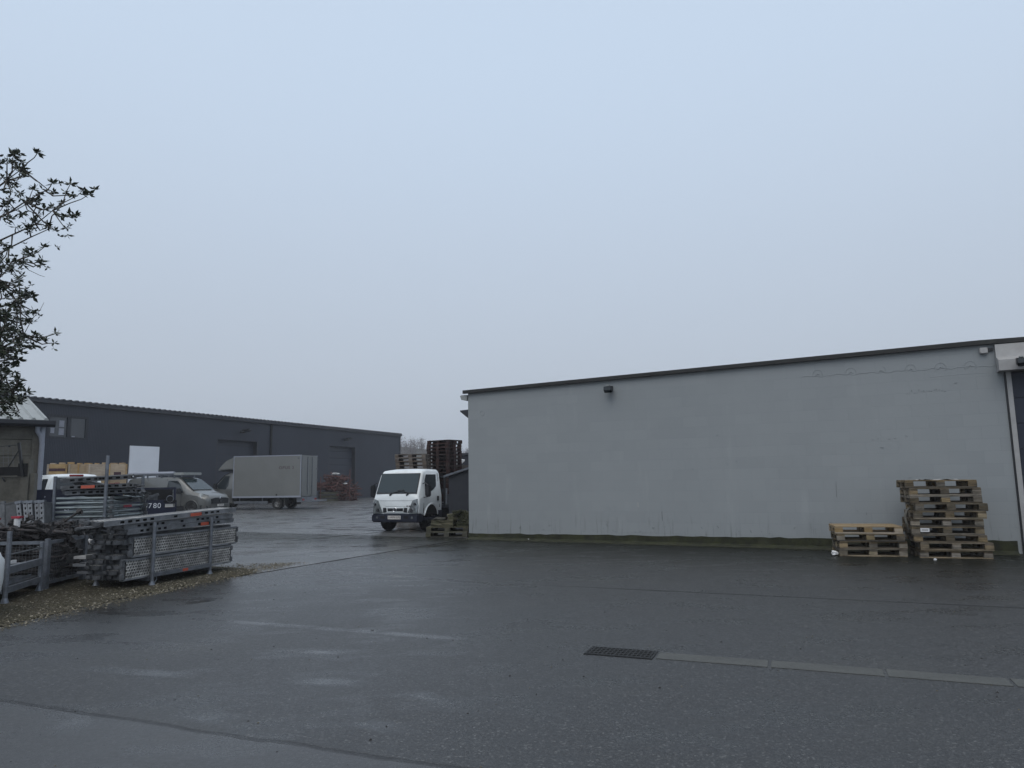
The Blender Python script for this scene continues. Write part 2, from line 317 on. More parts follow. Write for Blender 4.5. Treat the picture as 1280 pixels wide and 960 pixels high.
class MB:
    def __init__(s): s.v = []; s.f = []; s.mi = []; s.k = 0; s.T = Matrix(); s.pc = []
    def add(s, vs, fs, k=None):
        o = len(s.v); s.pc.append((o, len(s.f), len(vs), len(fs))); s.v += [tuple(s.T @ Vector(v)) for v in vs]
        s.f += [tuple(i + o for i in f) for f in fs]; s.mi += [s.k if k is None else k] * len(fs); return s
    def box(s, x0, x1, y0, y1, z0, z1, k=None):
        return s.add([(x0, y0, z0), (x1, y0, z0), (x1, y1, z0), (x0, y1, z0), (x0, y0, z1), (x1, y0, z1), (x1, y1, z1), (x0, y1, z1)],
                     [(3, 2, 1, 0), (4, 5, 6, 7), (0, 1, 5, 4), (1, 2, 6, 5), (2, 3, 7, 6), (3, 0, 4, 7)], k)
    def beam(s, p0, p1, w, h, k=None):
        d, x, y, L = axes_to(p0, p1); p0 = Vector(p0); p1 = Vector(p1); vs = []
        for p in (p0, p1):
            for a, b in ((-1, -1), (1, -1), (1, 1), (-1, 1)): vs.append(p + x * a * w / 2 + y * b * h / 2)
        return s.add(vs, [(0, 1, 2, 3), (7, 6, 5, 4), (0, 4, 5, 1), (1, 5, 6, 2), (2, 6, 7, 3), (3, 7, 4, 0)], k)
    def tube(s, pts, r, n=8, k=None, cap=True):
        pts = [Vector(p) for p in pts]; m = len(pts); rs = r if isinstance(r, (list, tuple)) else [r] * m
        vs = []; fs = []; prev = None
        for i, p in enumerate(pts):
            d = (pts[min(i + 1, m - 1)] - pts[max(i - 1, 0)]).normalized()
            if prev is None:
                up = Vector((0, 0, 1)) if abs(d.z) < .95 else Vector((0, 1, 0)); x = d.cross(up).normalized()
            else: x = (prev - d * prev.dot(d)).normalized()
            prev = x; y = d.cross(x)
            for j in range(n):
                a = 2 * math.pi * j / n; vs.append(p + (x * math.cos(a) + y * math.sin(a)) * rs[i])
        for i in range(m - 1):
            for j in range(n):
                a = i * n + j; b = i * n + (j + 1) % n; fs.append((a, b, b + n, a + n))
        if cap: fs.append(tuple(range(n - 1, -1, -1))); fs.append(tuple(range((m - 1) * n, m * n)))
        return s.add(vs, fs, k)
    def prism(s, poly, a, b, plane='xz', k=None):
        """polygon in a plane, from a to b along the third axis"""
        def P(u, v, w): return {'xz': (u, w, v), 'xy': (u, v, w), 'yz': (w, u, v)}[plane]
        n = len(poly); vs = [P(u, v, a) for u, v in poly] + [P(u, v, b) for u, v in poly]
        return s.add(vs, [tuple(range(n)), tuple(range(2 * n - 1, n - 1, -1))] + [(i, i + n, (i + 1) % n + n, (i + 1) % n) for i in range(n)], k)
    def disc(s, c, r, axis='y', n=20, h=.01, k=None):
        poly = [(r * math.cos(2 * math.pi * i / n), r * math.sin(2 * math.pi * i / n)) for i in range(n)]
        if axis == 'y': return s.prism([(c[0] + u, c[2] + v) for u, v in poly], c[1] - h / 2, c[1] + h / 2, 'xz', k)
        if axis == 'x': return s.prism([(c[1] + u, c[2] + v) for u, v in poly], c[0] - h / 2, c[0] + h / 2, 'yz', k)
        return s.prism([(c[0] + u, c[1] + v) for u, v in poly], c[2] - h / 2, c[2] + h / 2, 'xy', k)
    def lathe(s, prof, n=24, axis='y', c=(0, 0, 0), k=None):
        vs = []; fs = []; m = len(prof)
        for i in range(n):
            a = 2 * math.pi * i / n; ca, sa = math.cos(a), math.sin(a)
            for r, h in prof:
                p = {'y': (r * ca, h, r * sa), 'z': (r * ca, r * sa, h), 'x': (h, r * ca, r * sa)}[axis]
                vs.append((p[0] + c[0], p[1] + c[1], p[2] + c[2]))
        for i in range(n):
            for j in range(m - 1):
                a = i * m + j; b = ((i + 1) % n) * m + j; fs.append((a, b, b + 1, a + 1))
        return s.add(vs, fs, k)
    def each(s, name, mats, parent, **kw):
        """every added piece as a part of its own"""
        out = []
        for v0, f0_, nv_, nf_ in s.pc:
            q = MB(); q.add(s.v[v0:v0 + nv_], [tuple(i - v0 for i in f) for f in s.f[f0_:f0_ + nf_]]); out.append(q.build(name, mats, parent, **kw))
        return out
    def build(s, name, mats, parent=None, bevel=0, smooth=False, seg=2, loc=None, rz=None):
        me = bpy.data.meshes.new(name); me.from_pydata(s.v, [], s.f)
        for m in (mats if isinstance(mats, (list, tuple)) else [mats]): me.materials.append(m)
        me.polygons.foreach_set('material_index', s.mi)
        bm = bmesh.new(); bm.from_mesh(me); bmesh.ops.recalc_face_normals(bm, faces=bm.faces)
        if bevel: bmesh.ops.bevel(bm, geom=list(bm.edges), offset=bevel, segments=seg, affect='EDGES', clamp_overlap=True)
        bm.to_mesh(me); bm.free()
        if smooth:
            for p in me.polygons: p.use_smooth = True
            try: me.set_sharp_from_angle(angle=R(35))
            except Exception: pass
        o = bpy.data.objects.new(name, me); col.objects.link(o)
        if parent is not None: o.parent = parent
        if loc: o.location = loc
        if rz is not None: o.rotation_euler[2] = rz
        return o

def tag(o, label=None, cat=None, group=None, kind=None):
    if label: o['label'] = label
    if cat: o['category'] = cat
    if group: o['group'] = group
    if kind: o['kind'] = kind
    return o
def thing(name, label, cat, loc=(0, 0, 0), rz=0, group=None):
    o = bpy.data.objects.new(name, None); col.objects.link(o); o.empty_display_size = .2
    o.location = loc; o.rotation_euler = (0, 0, rz)
    return tag(o, label, cat, group)
def copy_tree(o, parent=None):
    c = o.copy(); col.objects.link(c)
    if parent is not None: c.parent = parent
    for ch in [x for x in o.children]: copy_tree(ch, c)
    return c
def dup(o, loc, rz=0, label=None, group=None, rot=None):
    c = copy_tree(o); c.location = loc; c.rotation_euler = rot if rot else (0, 0, rz)
    return tag(c, label, None, group)
ORD = ['', 'first', 'second', 'third', 'fourth', 'fifth', 'sixth', 'seventh', 'eighth', 'ninth', 'tenth', 'eleventh', 'twelfth', 'thirteenth', 'fourteenth', 'fifteenth',
       'sixteenth', 'seventeenth', 'eighteenth', 'nineteenth', 'twentieth', 'twenty-first', 'twenty-second']
def nth(i, n):
    return 'bottom' if i == 1 else 'topmost' if i == n else ORD[i] + ' from the bottom' if i <= n / 2 + .5 else ORD[n - i + 1] + ' from the top'
def text(name, body, size, mat, parent, loc, rot, depth=.004, shear=0, space=1.0):
    c = bpy.data.curves.new(name, 'FONT'); c.body = body; c.size = size; c.extrude = depth; c.shear = shear; c.space_character = space
    c.align_x = 'CENTER'; c.align_y = 'CENTER'
    o = bpy.data.objects.new(name, c); col.objects.link(o)
    dg = bpy.context.evaluated_depsgraph_get(); me = bpy.data.meshes.new_from_object(o.evaluated_get(dg))
    bpy.data.objects.remove(o); bpy.data.curves.remove(c)
    me.materials.clear(); me.materials.append(mat)
    o = bpy.data.objects.new(name, me); col.objects.link(o); o.parent = parent; o.location = loc; o.rotation_euler = rot
    return o

def wheel(parent, x, y, r, w, side, name='wheel', steel=True):
    """axle along local y; side=+1 faces +y"""
    e = bpy.data.objects.new(name, None); col.objects.link(e); e.parent = parent; e.location = (x, y, r)
    t = MB().lathe([(r * .62, -w / 2), (r * .93, -w / 2), (r, -w * .36), (r, w * .36), (r * .93, w / 2), (r * .62, w / 2), (r * .62, -w / 2)], 28)
    t.build('tyre', M['rubber'], e, smooth=True)
    q = MB(); s = side
    q.lathe([(r * .63, w * .42 * s), (r * .58, w * .45 * s), (r * .54, w * .25 * s), (r * .30, w * .18 * s), (r * .24, w * .36 * s), (0.001, w * .38 * s)], 24)
    q.build('rim', M['rim'], e, smooth=True)
    b = MB()
    for i in range(8):
        a = 2 * math.pi * i / 8; b.disc((r * .41 * math.cos(a), w * .225 * s, r * .41 * math.sin(a)), r * .055, 'y', 8, .012)
    b.build('rim_hole', M['hole'], e)
    return e

def loft(stations, sub=True):
    """vehicle shell; station = (x, z_sill, z_belt, z_top, w_sill, w_belt, w_top)"""
    mb = MB(); rings = []
    for (x, zb, zm, zt, wb, wm, wt) in stations:
        r = [(wb * .85, zb), (wb, zb + .04), (wm, zb + (zm - zb) * .45), (wm, zm - .02), (wm - .012, zm + .02), (wt + .03, zt - .09), (wt - .03, zt - .02), (wt * .6, zt + .006), (0, zt + .012)]
        full = [(x, y, z) for y, z in r] + [(x, -y, z) for y, z in reversed(r[:-1])]
        rings.append(full)
    n = len(rings[0]); vs = [p for r in rings for p in r]; fs = []
    for i in range(len(rings) - 1):
        for j in range(n - 1): a = i * n + j; fs.append((a, a + 1, a + 1 + n, a + n))
        fs.append((i * n + n - 1, i * n, i * n + n, i * n + 2 * n - 1))
    fs.append(tuple(range(n))); fs.append(tuple(range(len(rings) * n - 1, (len(rings) - 1) * n - 1, -1)))
    mb.add(vs, fs)
    def lerp_st(x):
        st = sorted(stations, key=lambda s: s[0])
        if x <= st[0][0]: return st[0]
        for a, b in zip(st, st[1:]):
            if x <= b[0]:
                t = (x - a[0]) / max(1e-6, b[0] - a[0]); return tuple(u + (v - u) * t for u, v in zip(a, b))
        return st[-1]
    def side(x, z, s=1, out=.008):
        _, zb, zm, zt, wb, wm, wt = lerp_st(x)
        if z >= zm: y = wm - .012 + (wt + .03 - wm + .012) * (z - zm) / max(.01, zt - .09 - zm)
        elif z > zb + .04: y = wm
        else: y = wb
        return (x, s * (y + out), z)
    def top(x, fy, out=.01):
        s = lerp_st(x); return (x, fy * s[6], s[3] + .012 + out)
    return mb, side, top
def patch(pts, mat, name, parent, k=.0, bevel=0):
    """thin solid panel over the given outline (list of 3D points, any plane); thickness towards its inside"""
    c = sum((Vector(p) for p in pts), Vector()) / len(pts)
    mb = MB(); n = len(pts); nrm = Vector()
    for i in range(n): nrm += (Vector(pts[i]) - c).cross(Vector(pts[(i + 1) % n]) - c)
    nrm.normalize()
    vs = [Vector(p) for p in pts] + [Vector(p) - nrm * .012 for p in pts]
    mb.add(vs, [tuple(range(n)), tuple(range(2 * n - 1, n - 1, -1))] + [(i, (i + 1) % n, (i + 1) % n + n, i + n) for i in range(n)])
    return mb.build(name, mat, parent)
def rounded(x0, x1, z0, z1, r=.05):
    out = []
    for cx, cz, a0 in ((x1 - r, z0 + r, -90), (x1 - r, z1 - r, 0), (x0 + r, z1 - r, 90), (x0 + r, z0 + r, 180)):
        for k in range(4): a = R(a0 + 30 * k); out.append((cx + r * math.cos(a), cz + r * math.sin(a)))
    return out
def openings_wall(mb, s0, s1, y0, y1, h, ops):
    """wall between s0 and s1 with openings (a, b, z0, z1), butted pieces"""
    xs = sorted({s0, s1} | {o[0] for o in ops} | {o[1] for o in ops})
    for a, b in zip(xs, xs[1:]):
        o = [q for q in ops if q[0] <= a + 1e-6 and q[1] >= b - 1e-6]
        if not o: mb.box(a, b, y0, y1, 0, h)
        else:
            o = o[0]
            if o[2] > 0: mb.box(a, b, y0, y1, 0, o[2])
            if o[3] < h: mb.box(a, b, y0, y1, o[3], h)

# ------------------------------------------------------------------ camera, world, sun
cam = bpy.data.cameras.new('camera'); co = bpy.data.objects.new('camera', cam); col.objects.link(co); scene.camera = co
cam.sensor_width = 36; cam.lens = 887 / 1280 * 36; cam.clip_end = 6000; cam.clip_start = .05
PI_, RO = R(7.6), R(-.9)
r0 = Vector((1, 0, 0)); f0 = Vector((0, math.cos(PI_), math.sin(PI_))); u0 = r0.cross(f0)
rr = r0 * math.cos(RO) + u0 * math.sin(RO); uu = u0 * math.cos(RO) - r0 * math.sin(RO)
co.matrix_world = Matrix.Translation((0, 0, 1.6)) @ Matrix((rr, uu, -f0)).transposed().to_4x4()

w = bpy.data.worlds.new('World'); scene.world = w; w.use_nodes = True
t = NT(w.node_tree); bg = w.node_tree.nodes['Background']
sky = t.new('ShaderNodeTexSky', sky_type='NISHITA'); sky.sun_disc = False
SUN_EL, SUN_ROT = R(48), R(200)
sky.sun_elevation = SUN_EL; sky.sun_rotation = SUN_ROT; sky.air_density = 1.5; sky.dust_density = 4
# stratus cover over the blue sky: lighter overhead, a little greyer low down
d = t.xyz(t.coord('Generated'))
el = t.ramp(d[2], .05, .58)
cloud = t.mix(el, (5.1, 5.75, 6.75), (6.1, 7.35, 9.0))
cloud = t.mix(t.ramp(d[2], .62, .9), cloud, (11.5, 11.8, 12.2))
nz = t.noise(t.mapping(t.coord('Generated'), (1, 1, 2.5)), 1.3, 4, .55)
cloud = t.mix(t.m('MULTIPLY', t.ramp(nz, .35, .7), .10), cloud, (6.4, 7.2, 8.4))
t.lk(t.mix(.93, sky.outputs[0], cloud), bg.inputs['Color']); bg.inputs['Strength'].default_value = .1
sl = bpy.data.lights.new('sun', 'SUN'); sl.energy = .75; sl.angle = R(40); sl.color = (1, .97, .93)
so = bpy.data.objects.new('sun', sl); col.objects.link(so)
so.rotation_euler = (R(90) - SUN_EL, 0, R(180) - SUN_ROT + R(180))
sd = Vector((math.sin(SUN_ROT) * math.cos(SUN_EL), math.cos(SUN_ROT) * math.cos(SUN_EL), math.sin(SUN_EL)))
so.rotation_euler = sd.to_track_quat('Z', 'Y').to_euler()
vs = scene.view_settings; vs.view_transform = 'Standard'; vs.look = 'None'; vs.gamma = 1; vs.exposure = 0; vs.use_curve_mapping = False

# ------------------------------------------------------------------ ground
mb = MB(); n = 40
mb.add([(-900, -150, 0), (900, -150, 0), (900, 1100, 0), (-900, 1100, 0)], [(0, 1, 2, 3)])
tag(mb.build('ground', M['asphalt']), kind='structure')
# gravel bed at the left, beside the asphalt
edge = [(-6.3, 5.2), (-6.02, 7.6), (-5.92, 8.6), (-5.70, 9.8), (-5.42, 10.9), (-5.05, 12.0), (-4.62, 12.95), (-4.9, 13.5), (-5.6, 14.0), (-7.5, 14.9), (-9.6, 15.7)]
fine_edge = []
for a, b in zip(edge, edge[1:]):
    for k in range(8):
        tt = k / 8; x = a[0] + (b[0] - a[0]) * tt; y = a[1] + (b[1] - a[1]) * tt
        fine_edge.append((x + rnd.uniform(-.05, .05), y + rnd.uniform(-.05, .05)))
poly = fine_edge + [(-9.6, 15.7), (-14, 15.7), (-14, 5.2)]
mb = MB(); mb.prism(poly, -.05, .012, 'xy')
tag(mb.build('gravel_bed', M['gravel']), kind='structure')
mb = MB()
def pebble(mb, x, y, z, r):
    vs = [(x + r * rnd.uniform(.6, 1.2) * math.cos(a), y + r * rnd.uniform(.6, 1.2) * math.sin(a), z) for a in (0, 1.25, 2.5, 3.8, 5.0)]
    vs.append((x + rnd.uniform(-.3, .3) * r, y, z + r * rnd.uniform(.5, .9)))
    mb.add(vs, [(i, (i + 1) % 5, 5) for i in range(5)])
for i in range(9000):
    y = 6.5 + 8 * rnd.random() ** 1.1; ex = -6.1 + (y - 7) * .245
    x = ex - abs(rnd.gauss(0, .8)) + (rnd.uniform(0, .22) if rnd.random() < .25 else -.02)
    pebble(mb, x, y, .010, rnd.choice((.006, .008, .011, .016)))
for i in range(220):
    pebble(mb, rnd.uniform(-4, 6), rnd.uniform(3.5, 14), .001, rnd.choice((.004, .006, .009)))
for i in range(260):
    s = rnd.uniform(0, 12.3); q = abs(rnd.gauss(0, .22)) + .05
    pebble(mb, -1.24 + .889 * s - .458 * q, 19.79 - .458 * s - .889 * q, .001, rnd.choice((.008, .012, .018)))
tag(mb.build('loose_gravel', M['pebble']), kind='stuff')
mb = MB()
for i in range(900):
    y = 6.5 + 8 * rnd.random() ** 1.1; x = -6.1 + (y - 7) * .245 - abs(rnd.gauss(0, .8)) + (rnd.uniform(0, .25) if rnd.random() < .25 else -.02)
    pebble(mb, x, y, .011, rnd.choice((.007, .010, .014, .018)))
tag(mb.build('pale_gravel', M['palepebble']), kind='stuff')
mb = MB()
for i in range(150): pebble(mb, rnd.uniform(-4.2, 5), rnd.uniform(4.2, 13), .001, rnd.choice((.004, .006, .008, .011)))
tag(mb.build('dark_grit', M['grit']), kind='stuff')

# drain grate and gutter stones
GD = math.atan2(-.24, .60)
gr = thing('drain_grate', 'black cast iron drain grate set in the wet asphalt at the end of the gutter', 'grate', (.96, 6.78, .004), GD)
mb = MB(); mb.box(-.33, .33, -.16, .16, -.02, -.0005); mb.build('drain_pit', M['hole'], gr)
mb = MB(); mb.box(-.34, .34, .15, .17, -.01, .003); mb.box(-.34, .34, -.17, -.15, -.01, .003); mb.box(-.34, -.32, -.15, .15, -.01, .003); mb.box(.32, .34, -.15, .15, -.01, .003)
mb.build('frame', M['cast'], gr)
mb = MB()
for r_ in range(4): mb.box(-.32, .32, -.15 + r_ * .0767 - .001, -.15 + r_ * .0767 + .022, .0, .0045)
for i in range(15): x = -.30 + i * .0425; mb.box(x, x + .013, -.15, .15, .0005, .004)
mb.build('grid', M['cast'], gr)
gr.scale = (.92, .88, 1)
ca, sa = math.cos(GD), math.sin(GD)
x0 = .36
for i, L in enumerate((.96, .88, .86, .9, .9, .9)):
    px, py = .93 + ca * (x0 + L / 2), 6.80 + sa * (x0 + L / 2)
    mb = MB(); v = 6; top = []
    mb.box(-L / 2 + .008, L / 2 - .008, -.12, .12, -.05, .005)
    o = mb.build('gutter_stone', M['kerb'], None, bevel=.006, loc=(px, py + rnd.uniform(-.006, .006), 0), rz=GD + rnd.uniform(-.012, .012))
    tag(o, ('pale concrete gutter stone touching the drain grate', 'pale concrete gutter stone, second along from the drain grate', 'pale concrete gutter stone, third along from the drain grate',
            'concrete gutter stone farthest from the drain grate', 'concrete gutter stone', 'concrete gutter stone')[i], 'gutter stone', 'gutter stones in a row beside the drain')
    x0 += L
    if i == 3: break

# ------------------------------------------------------------------ grey warehouse
WA = math.atan2(-5.70, 11.06)
g = thing('grey_warehouse', 'long low warehouse with grey painted block wall, dark coping and mossy plinth', 'warehouse', (-1.24, 19.79, 0), WA)
mb = MB()
mb.prism([(0, 0), (12.47, 0), (12.47, 4.15), (12.1, 4.16), (0, 4.0)], 0, .3, 'xz')
mb.prism([(12.47, 3.56), (17.5, 3.56), (17.5, 4.13), (12.47, 4.15)], 0, .3, 'xz')
mb.prism([(17.5, 0), (24.2, 0), (24.2, 4.0), (17.5, 4.13)], 0, .3, 'xz')
mb.box(0, .3, .3, 26, 0, 4.0); mb.box(23.9, 24.2, .3, 26, 0, 4.0); mb.box(.3, 23.9, 25.7, 26, 0, 4.0)
mb.build('wall', M['wall'], g)
mb = MB(); mb.prism([(-.02, -.04), (12.40, -.04), (12.40, .25)] + [(12.2 - k * .19, .245 - .0085 * k * .19 + rnd.uniform(-.012, .014)) for k in range(64)] + [(-.02, .145)], -.025, -.001, 'xz'); mb.build('plinth', M['moss'], g)
mb = MB(); mb.prism([(-.026, -.02), (-.30, -.02), (-.28, .005), (-.12, .016), (-.026, .05)], .05, 12.40, 'yz'); mb.build('mossy_footing', M['moss'], g)
mb = MB(); mb.prism([(-.12, 3.985), (12.1, 4.145), (24.4, 3.985), (24.4, 4.075), (12.1, 4.235), (-.12, 4.075)], -.10, -.004, 'xz'); mb.build('coping', M['roofdark'], g)
mb = MB(); mb.prism([(-.1, 4.005), (12.1, 4.165), (24.3, 4.005), (24.3, 4.07), (12.1, 4.225), (-.1, 4.07)], .0, 26.1, 'xz'); mb.build('roof', M['roofdark'], g)
mb = MB(); mb.prism([(-.02, .0), (-.20, .02), (-.24, .13), (-.20, .15), (-.02, .15)], -.04, 26, 'xz')
o = mb.build('gutter', M['sheet'], g); o.location = (0, 0, 3.80)
mb = MB(); mb.prism([(-.02, 3.30), (-.02, 3.54), (-.28, 3.53), (-.27, 3.49)], .02, 3.0, 'xz'); mb.build('side_canopy', M['trim'], g)
mb = MB(); mb.prism([(-.002, 4.12), (-.09, 4.12), (-.12, 3.86), (-.36, 3.77), (-.36, 3.56), (-.002, 3.56)], 12.36, 17.6, 'yz'); mb.build('door_shroud', M['shroud'], g)
mb = MB(); mb.box(12.475, 12.50, -.035, .1, 0, 3.55); mb.build('door_seam', M['black'], g)
mb = MB(); mb.box(12.502, 12.585, -.05, .1, 0, 3.555); mb.box(17.4, 17.48, -.05, .1, 0, 3.555); mb.each('door_jamb', M['shroud'], g)
mb = MB()
for i in range(7): mb.box(12.585, 17.4, .03, .09, .012 + i * .505, .505 + i * .505)
mb.build('sectional_door', M['navydoor'], g)
mb = MB(); mb.box(12.585, 17.4, .095, .12, 0, 3.55); mb.build('door_back', M['black'], g)
# relief of old sign brackets, painted over with the wall
mb = MB(); hp = []
for k in range(0, 61):
    s = 8.72 + k * 3.65 / 60; z = 3.76 - .045 * (s - 8.72) / 3.6 + .012 * math.sin(k * 1.7) + .012 * math.sin(k * .63); hp.append((s, .0012, z))
mb.tube(hp, .008, 6)
for i, s in enumerate((9.05, 9.72, 10.30, 10.86, 11.40, 11.92)):
    z = 3.79 - .012 * (i) ; rr_ = .10
    arc = [(s + rr_ * math.cos(a), .0012, z + rr_ * 1.05 * math.sin(a)) for a in [R(-35 + q * (250 / 10)) for q in range(11)]]
    if i == 2: arc = arc[:5]
    mb.tube(arc, .009, 6)
    mb.tube([(s - .05, .003, z - .03), (s, .003, z + .02), (s + .04, .003, z - .01)], .014, 6)
mb.tube([(11.2, .004, 3.56), (11.7, .004, 3.58), (12.2, .004, 3.57)], .008, 6)
mb.tube([(.45 + .07 * math.cos(a), .002, 3.41 + .07 * math.sin(a)) for a in [R(q * 30) for q in range(13)]], .011, 6)
mb.each('painted_over_scar', M['wall'], g)
mb = MB(); sc = random.Random(4)
def scratch(s, z, L, ang, w=.008):
    e = (s + L * math.cos(ang), -.0035, z + L * math.sin(ang)); mb.beam((s, -.0035, z), e, w, .004)
for k in range(16): scratch(10.75 + k * .045, 3.26 + sc.uniform(-.04, .03), sc.uniform(.012, .04), sc.uniform(.2, 1.9), .010)
for k in range(5): scratch(10.02 + k * .105, 2.32 + sc.uniform(-.015, .015), sc.uniform(.015, .045), sc.uniform(-.3, .3), .010)
scratch(10.17, 2.14, .07, -.2, .012); scratch(9.25, 1.10, .33, R(88), .007); scratch(9.80, .72, .05, R(80)); scratch(5.4, .55, .22, R(92), .01); scratch(11.62, 3.40, .05, .3, .010)
for k in range(26): scratch(sc.uniform(.3, 9.5), sc.uniform(.22, .42), sc.uniform(.02, .06), sc.uniform(0, 3), .012)
for k in range(10): scratch(sc.uniform(6, 12), sc.uniform(.5, 2.6), sc.uniform(.02, .08), sc.uniform(0, 3), .008)
mb.each('scuff_mark', M['scuff'], g)
mb = MB(); mb.box(4.80, 4.818, -.004, -.001, .86, .98); mb.build('paint_dribble', M['shroud'], g)

def wall_point(s, q, z): return (-1.24 + .889 * s - .458 * q, 19.79 - .458 * s - .889 * q, z)
def floodlight(s, z, q0, label, hood=1.0):
    f = thing('floodlight', label, 'floodlight', wall_point(s, q0, z), WA, 'floodlights on the grey warehouse')
    mb = MB(); mb.box(-.05, .05, -.03, -.001, -.05, .05); mb.tube([(0, -.03, 0), (0, -.12, .0)], .018, 8); mb.build('bracket', M['black'], f)
    mb = MB(); mb.prism([(-.10, -.04), (-.24, -.10), (-.30, -.04), (-.30, .05), (-.12, .08)], -.10, .10, 'yz'); mb.build('housing', M['black'], f, bevel=.012)
    mb = MB(); mb.prism([(-.305, -.045), (-.305, .045), (-.245, -.105)], -.09, .09, 'yz'); mb.build('lens', M['glass'], f)
    mb = MB(); mb.box(-.05, .02, -.22, -.15, .075, .10); mb.build('driver_box', M['sheet'], f)
    return f
floodlight(4.22, 3.80, 0, 'black floodlight fixed alone high on the grey block wall')
floodlight(12.72, 3.69, .36, 'black floodlight on the pale shroud above the navy door')
f = thing('motion_sensor', 'small pale square sensor box under the coping beside the door shroud', 'sensor', wall_point(12.17, 0, 4.02), WA)
mb = MB(); mb.box(-.07, .07, -.09, -.002, -.06, .06); mb.build('housing', M['shroud'], f, bevel=.012)
mb = MB(); mb.box(.075, .16, -.05, -.01, -.01, .05); mb.build('arm', M['black'], f)

# grey lean-to and dark block behind the corner
g2 = thing('lean_to', 'small dark grey lean-to shed with sloping roof against the warehouse corner', 'shed', (-2.03, 22.45, 0), WA)
mb = MB(); mb.prism([(0, 0), (1.9, 0), (1.9, 2.20), (0, 1.70)], 0, 2.4, 'xz'); mb.build('wall', M['trim'], g2)
mb = MB(); mb.prism([(-.12, 1.672), (1.95, 2.217), (1.95, 2.28), (-.12, 1.735)], -.12, 2.5, 'xz'); mb.build('roof', M['galv'], g2)
g2 = thing('far_workshop', 'dark blue metal shed roofline seen between pallets and the grey wall', 'shed', (-3.0, 40, 0), R(-8))
mb = MB(); mb.box(0, 14, 0, 10, 0, 2.95); mb.build('wall', M['clad2'], g2)
mb = MB(); mb.prism([(-.15, 2.95), (14.2, 3.35), (14.2, 3.45), (-.15, 3.05)], -.15, 10.2, 'xz'); mb.build('roof', M['trim'], g2)

# ------------------------------------------------------------------ dark hall
DA = math.atan2(.927, .375)
K_ = 1.3076
def S(s): return s * K_
def Z(z): return 1.6 + (z - 1.6) * K_ if z > .02 else z
HX, HY = -11.81, 74.55
h = thing('dark_hall', 'long anthracite metal clad hall with corrugated roof edge and recessed doors', 'hall', (HX, HY, 0), DA)
ops = [(S(-28.9), S(-27.0), Z(3.62), Z(4.66)), (S(-19.35), S(-16.1), 0, Z(4.0)), (S(-9.32), S(-6.1), 0, Z(4.0))]
EV = Z(5.12)
mb = MB(); openings_wall(mb, S(-44), 0, 0, .25, EV, ops)
mb.box(-.25, 0, .25, 22, 0, EV); mb.box(S(-44), S(-44) + .25, .25, 22, 0, EV); mb.box(S(-44) + .25, -.25, 21.75, 22, 0, EV)
mb.build('wall', M['cladding'], h)
mb = MB(); mb.box(S(-44.1), .12, -.16, -.003, EV, EV + .19); mb.build('gutter', M['trim'], h)
mb2 = []; x = S(-44.1)
while x < .1:
    mb2 += [(x, EV + .205), (x + .06, EV + .29), (x + .19, EV + .29), (x + .25, EV + .205)]; x += .41
mb = MB(); mb.prism(mb2 + [(mb2[-1][0], EV + .195), (mb2[0][0], EV + .195)], -.19, 22.2, 'xz'); mb.build('roof', M['trim'], h)
mb = MB(); mb.box(S(-15.12), S(-15.0), -.10, -.003, 0, EV); mb.build('downpipe', M['seam'], h)
mb = MB(); mb.box(-.13, .03, -.03, -.003, 0, EV); mb.build('corner_trim', M['trim'], h)
for s0, s1 in ((S(-19.35), S(-16.1)), (S(-9.32), S(-6.1))):
    mb = MB(); zt_ = Z(4.0); n_ = 8
    for i in range(n_): mb.box(s0, s1, .36, .42, .01 + i * (zt_ + .2) / n_, (i + 1) * (zt_ + .2) / n_ - .006)
    mb.build('sectional_door', M['door_dark'], h)
    mb = MB(); mb.box(s1 - .15, s1 - .002, .002, .358, 0, zt_ - .002); mb.box(s0 + .002, s0 + .12, .002, .358, 0, zt_ - .002); mb.each('door_jamb', M['trim'], h)
wf = MB()
w0, w1, zb_, zt_ = S(-28.9), S(-27.0), Z(3.62), Z(4.66)
wf.box(w0, w1, -.01, .12, zt_ - .12, zt_); wf.box(w0, w1, -.01, .12, zb_, zb_ + .12)
cuts = ((w0, w0 + .15), (S(-28.0), S(-27.84)), (w1 - .17, w1))
for a, b in cuts: wf.box(a, b, -.01, .12, zb_ + .12, zt_ - .12)
win = wf.build('window', M['clad2'], h)
for a, b in ((cuts[0][1], cuts[1][0]), (cuts[1][1], cuts[2][0])):
    mb = MB(); mb.box(a, b, .05, .08, zb_ + .12, zt_ - .12); mb.build('pane', M['winglass'], win)
mb = MB(); zm_ = zb_ + .2
for a, b, c, e in ((-28.72, -28.55, .1, .40), (-28.35, -28.12, .02, .40), (-28.35, -28.12, .48, .85), (-27.75, -27.6, -.06, .0)): mb.box(S(a), S(b), .043, .0485, zm_ + c, zm_ + e)
mb.each('paper_notice', M['blind'], win)
o = MB().box(S(-24.82), S(-23.14), -.06, -.004, 1.5, Z(3.45)).build('blank_panel', M['whitepanel'], None, loc=(HX, HY, 0), rz=DA)
tag(o, 'blank white rectangular panel on the dark hall facade', 'panel')
for s, lab in ((-17.6, 'black bracket lamp on the dark hall above the recessed door behind the box truck'), (-7.6, 'black bracket lamp on the dark hall above the recessed door behind the red heap')):
    c, sn = math.cos(DA), math.sin(DA); s = S(s)
    f = thing('wall_lamp', lab, 'lamp', (HX + c * s, HY + sn * s, Z(4.55)), DA, 'lamps over the dark hall doors')
    mb = MB(); mb.beam((0, -.01, .0), (.2, -.7, .15), .06, .05); mb.build('arm', M['seam'], f)
    mb = MB(); mb.prism([(-.5, -.04), (-.75, .0), (-.75, .06), (-.5, .08)], -.35, .35, 'yz'); mb.box(-.14, .1, -.5, -.1, -.16, -.06); mb.build('head', M['seam'], f)

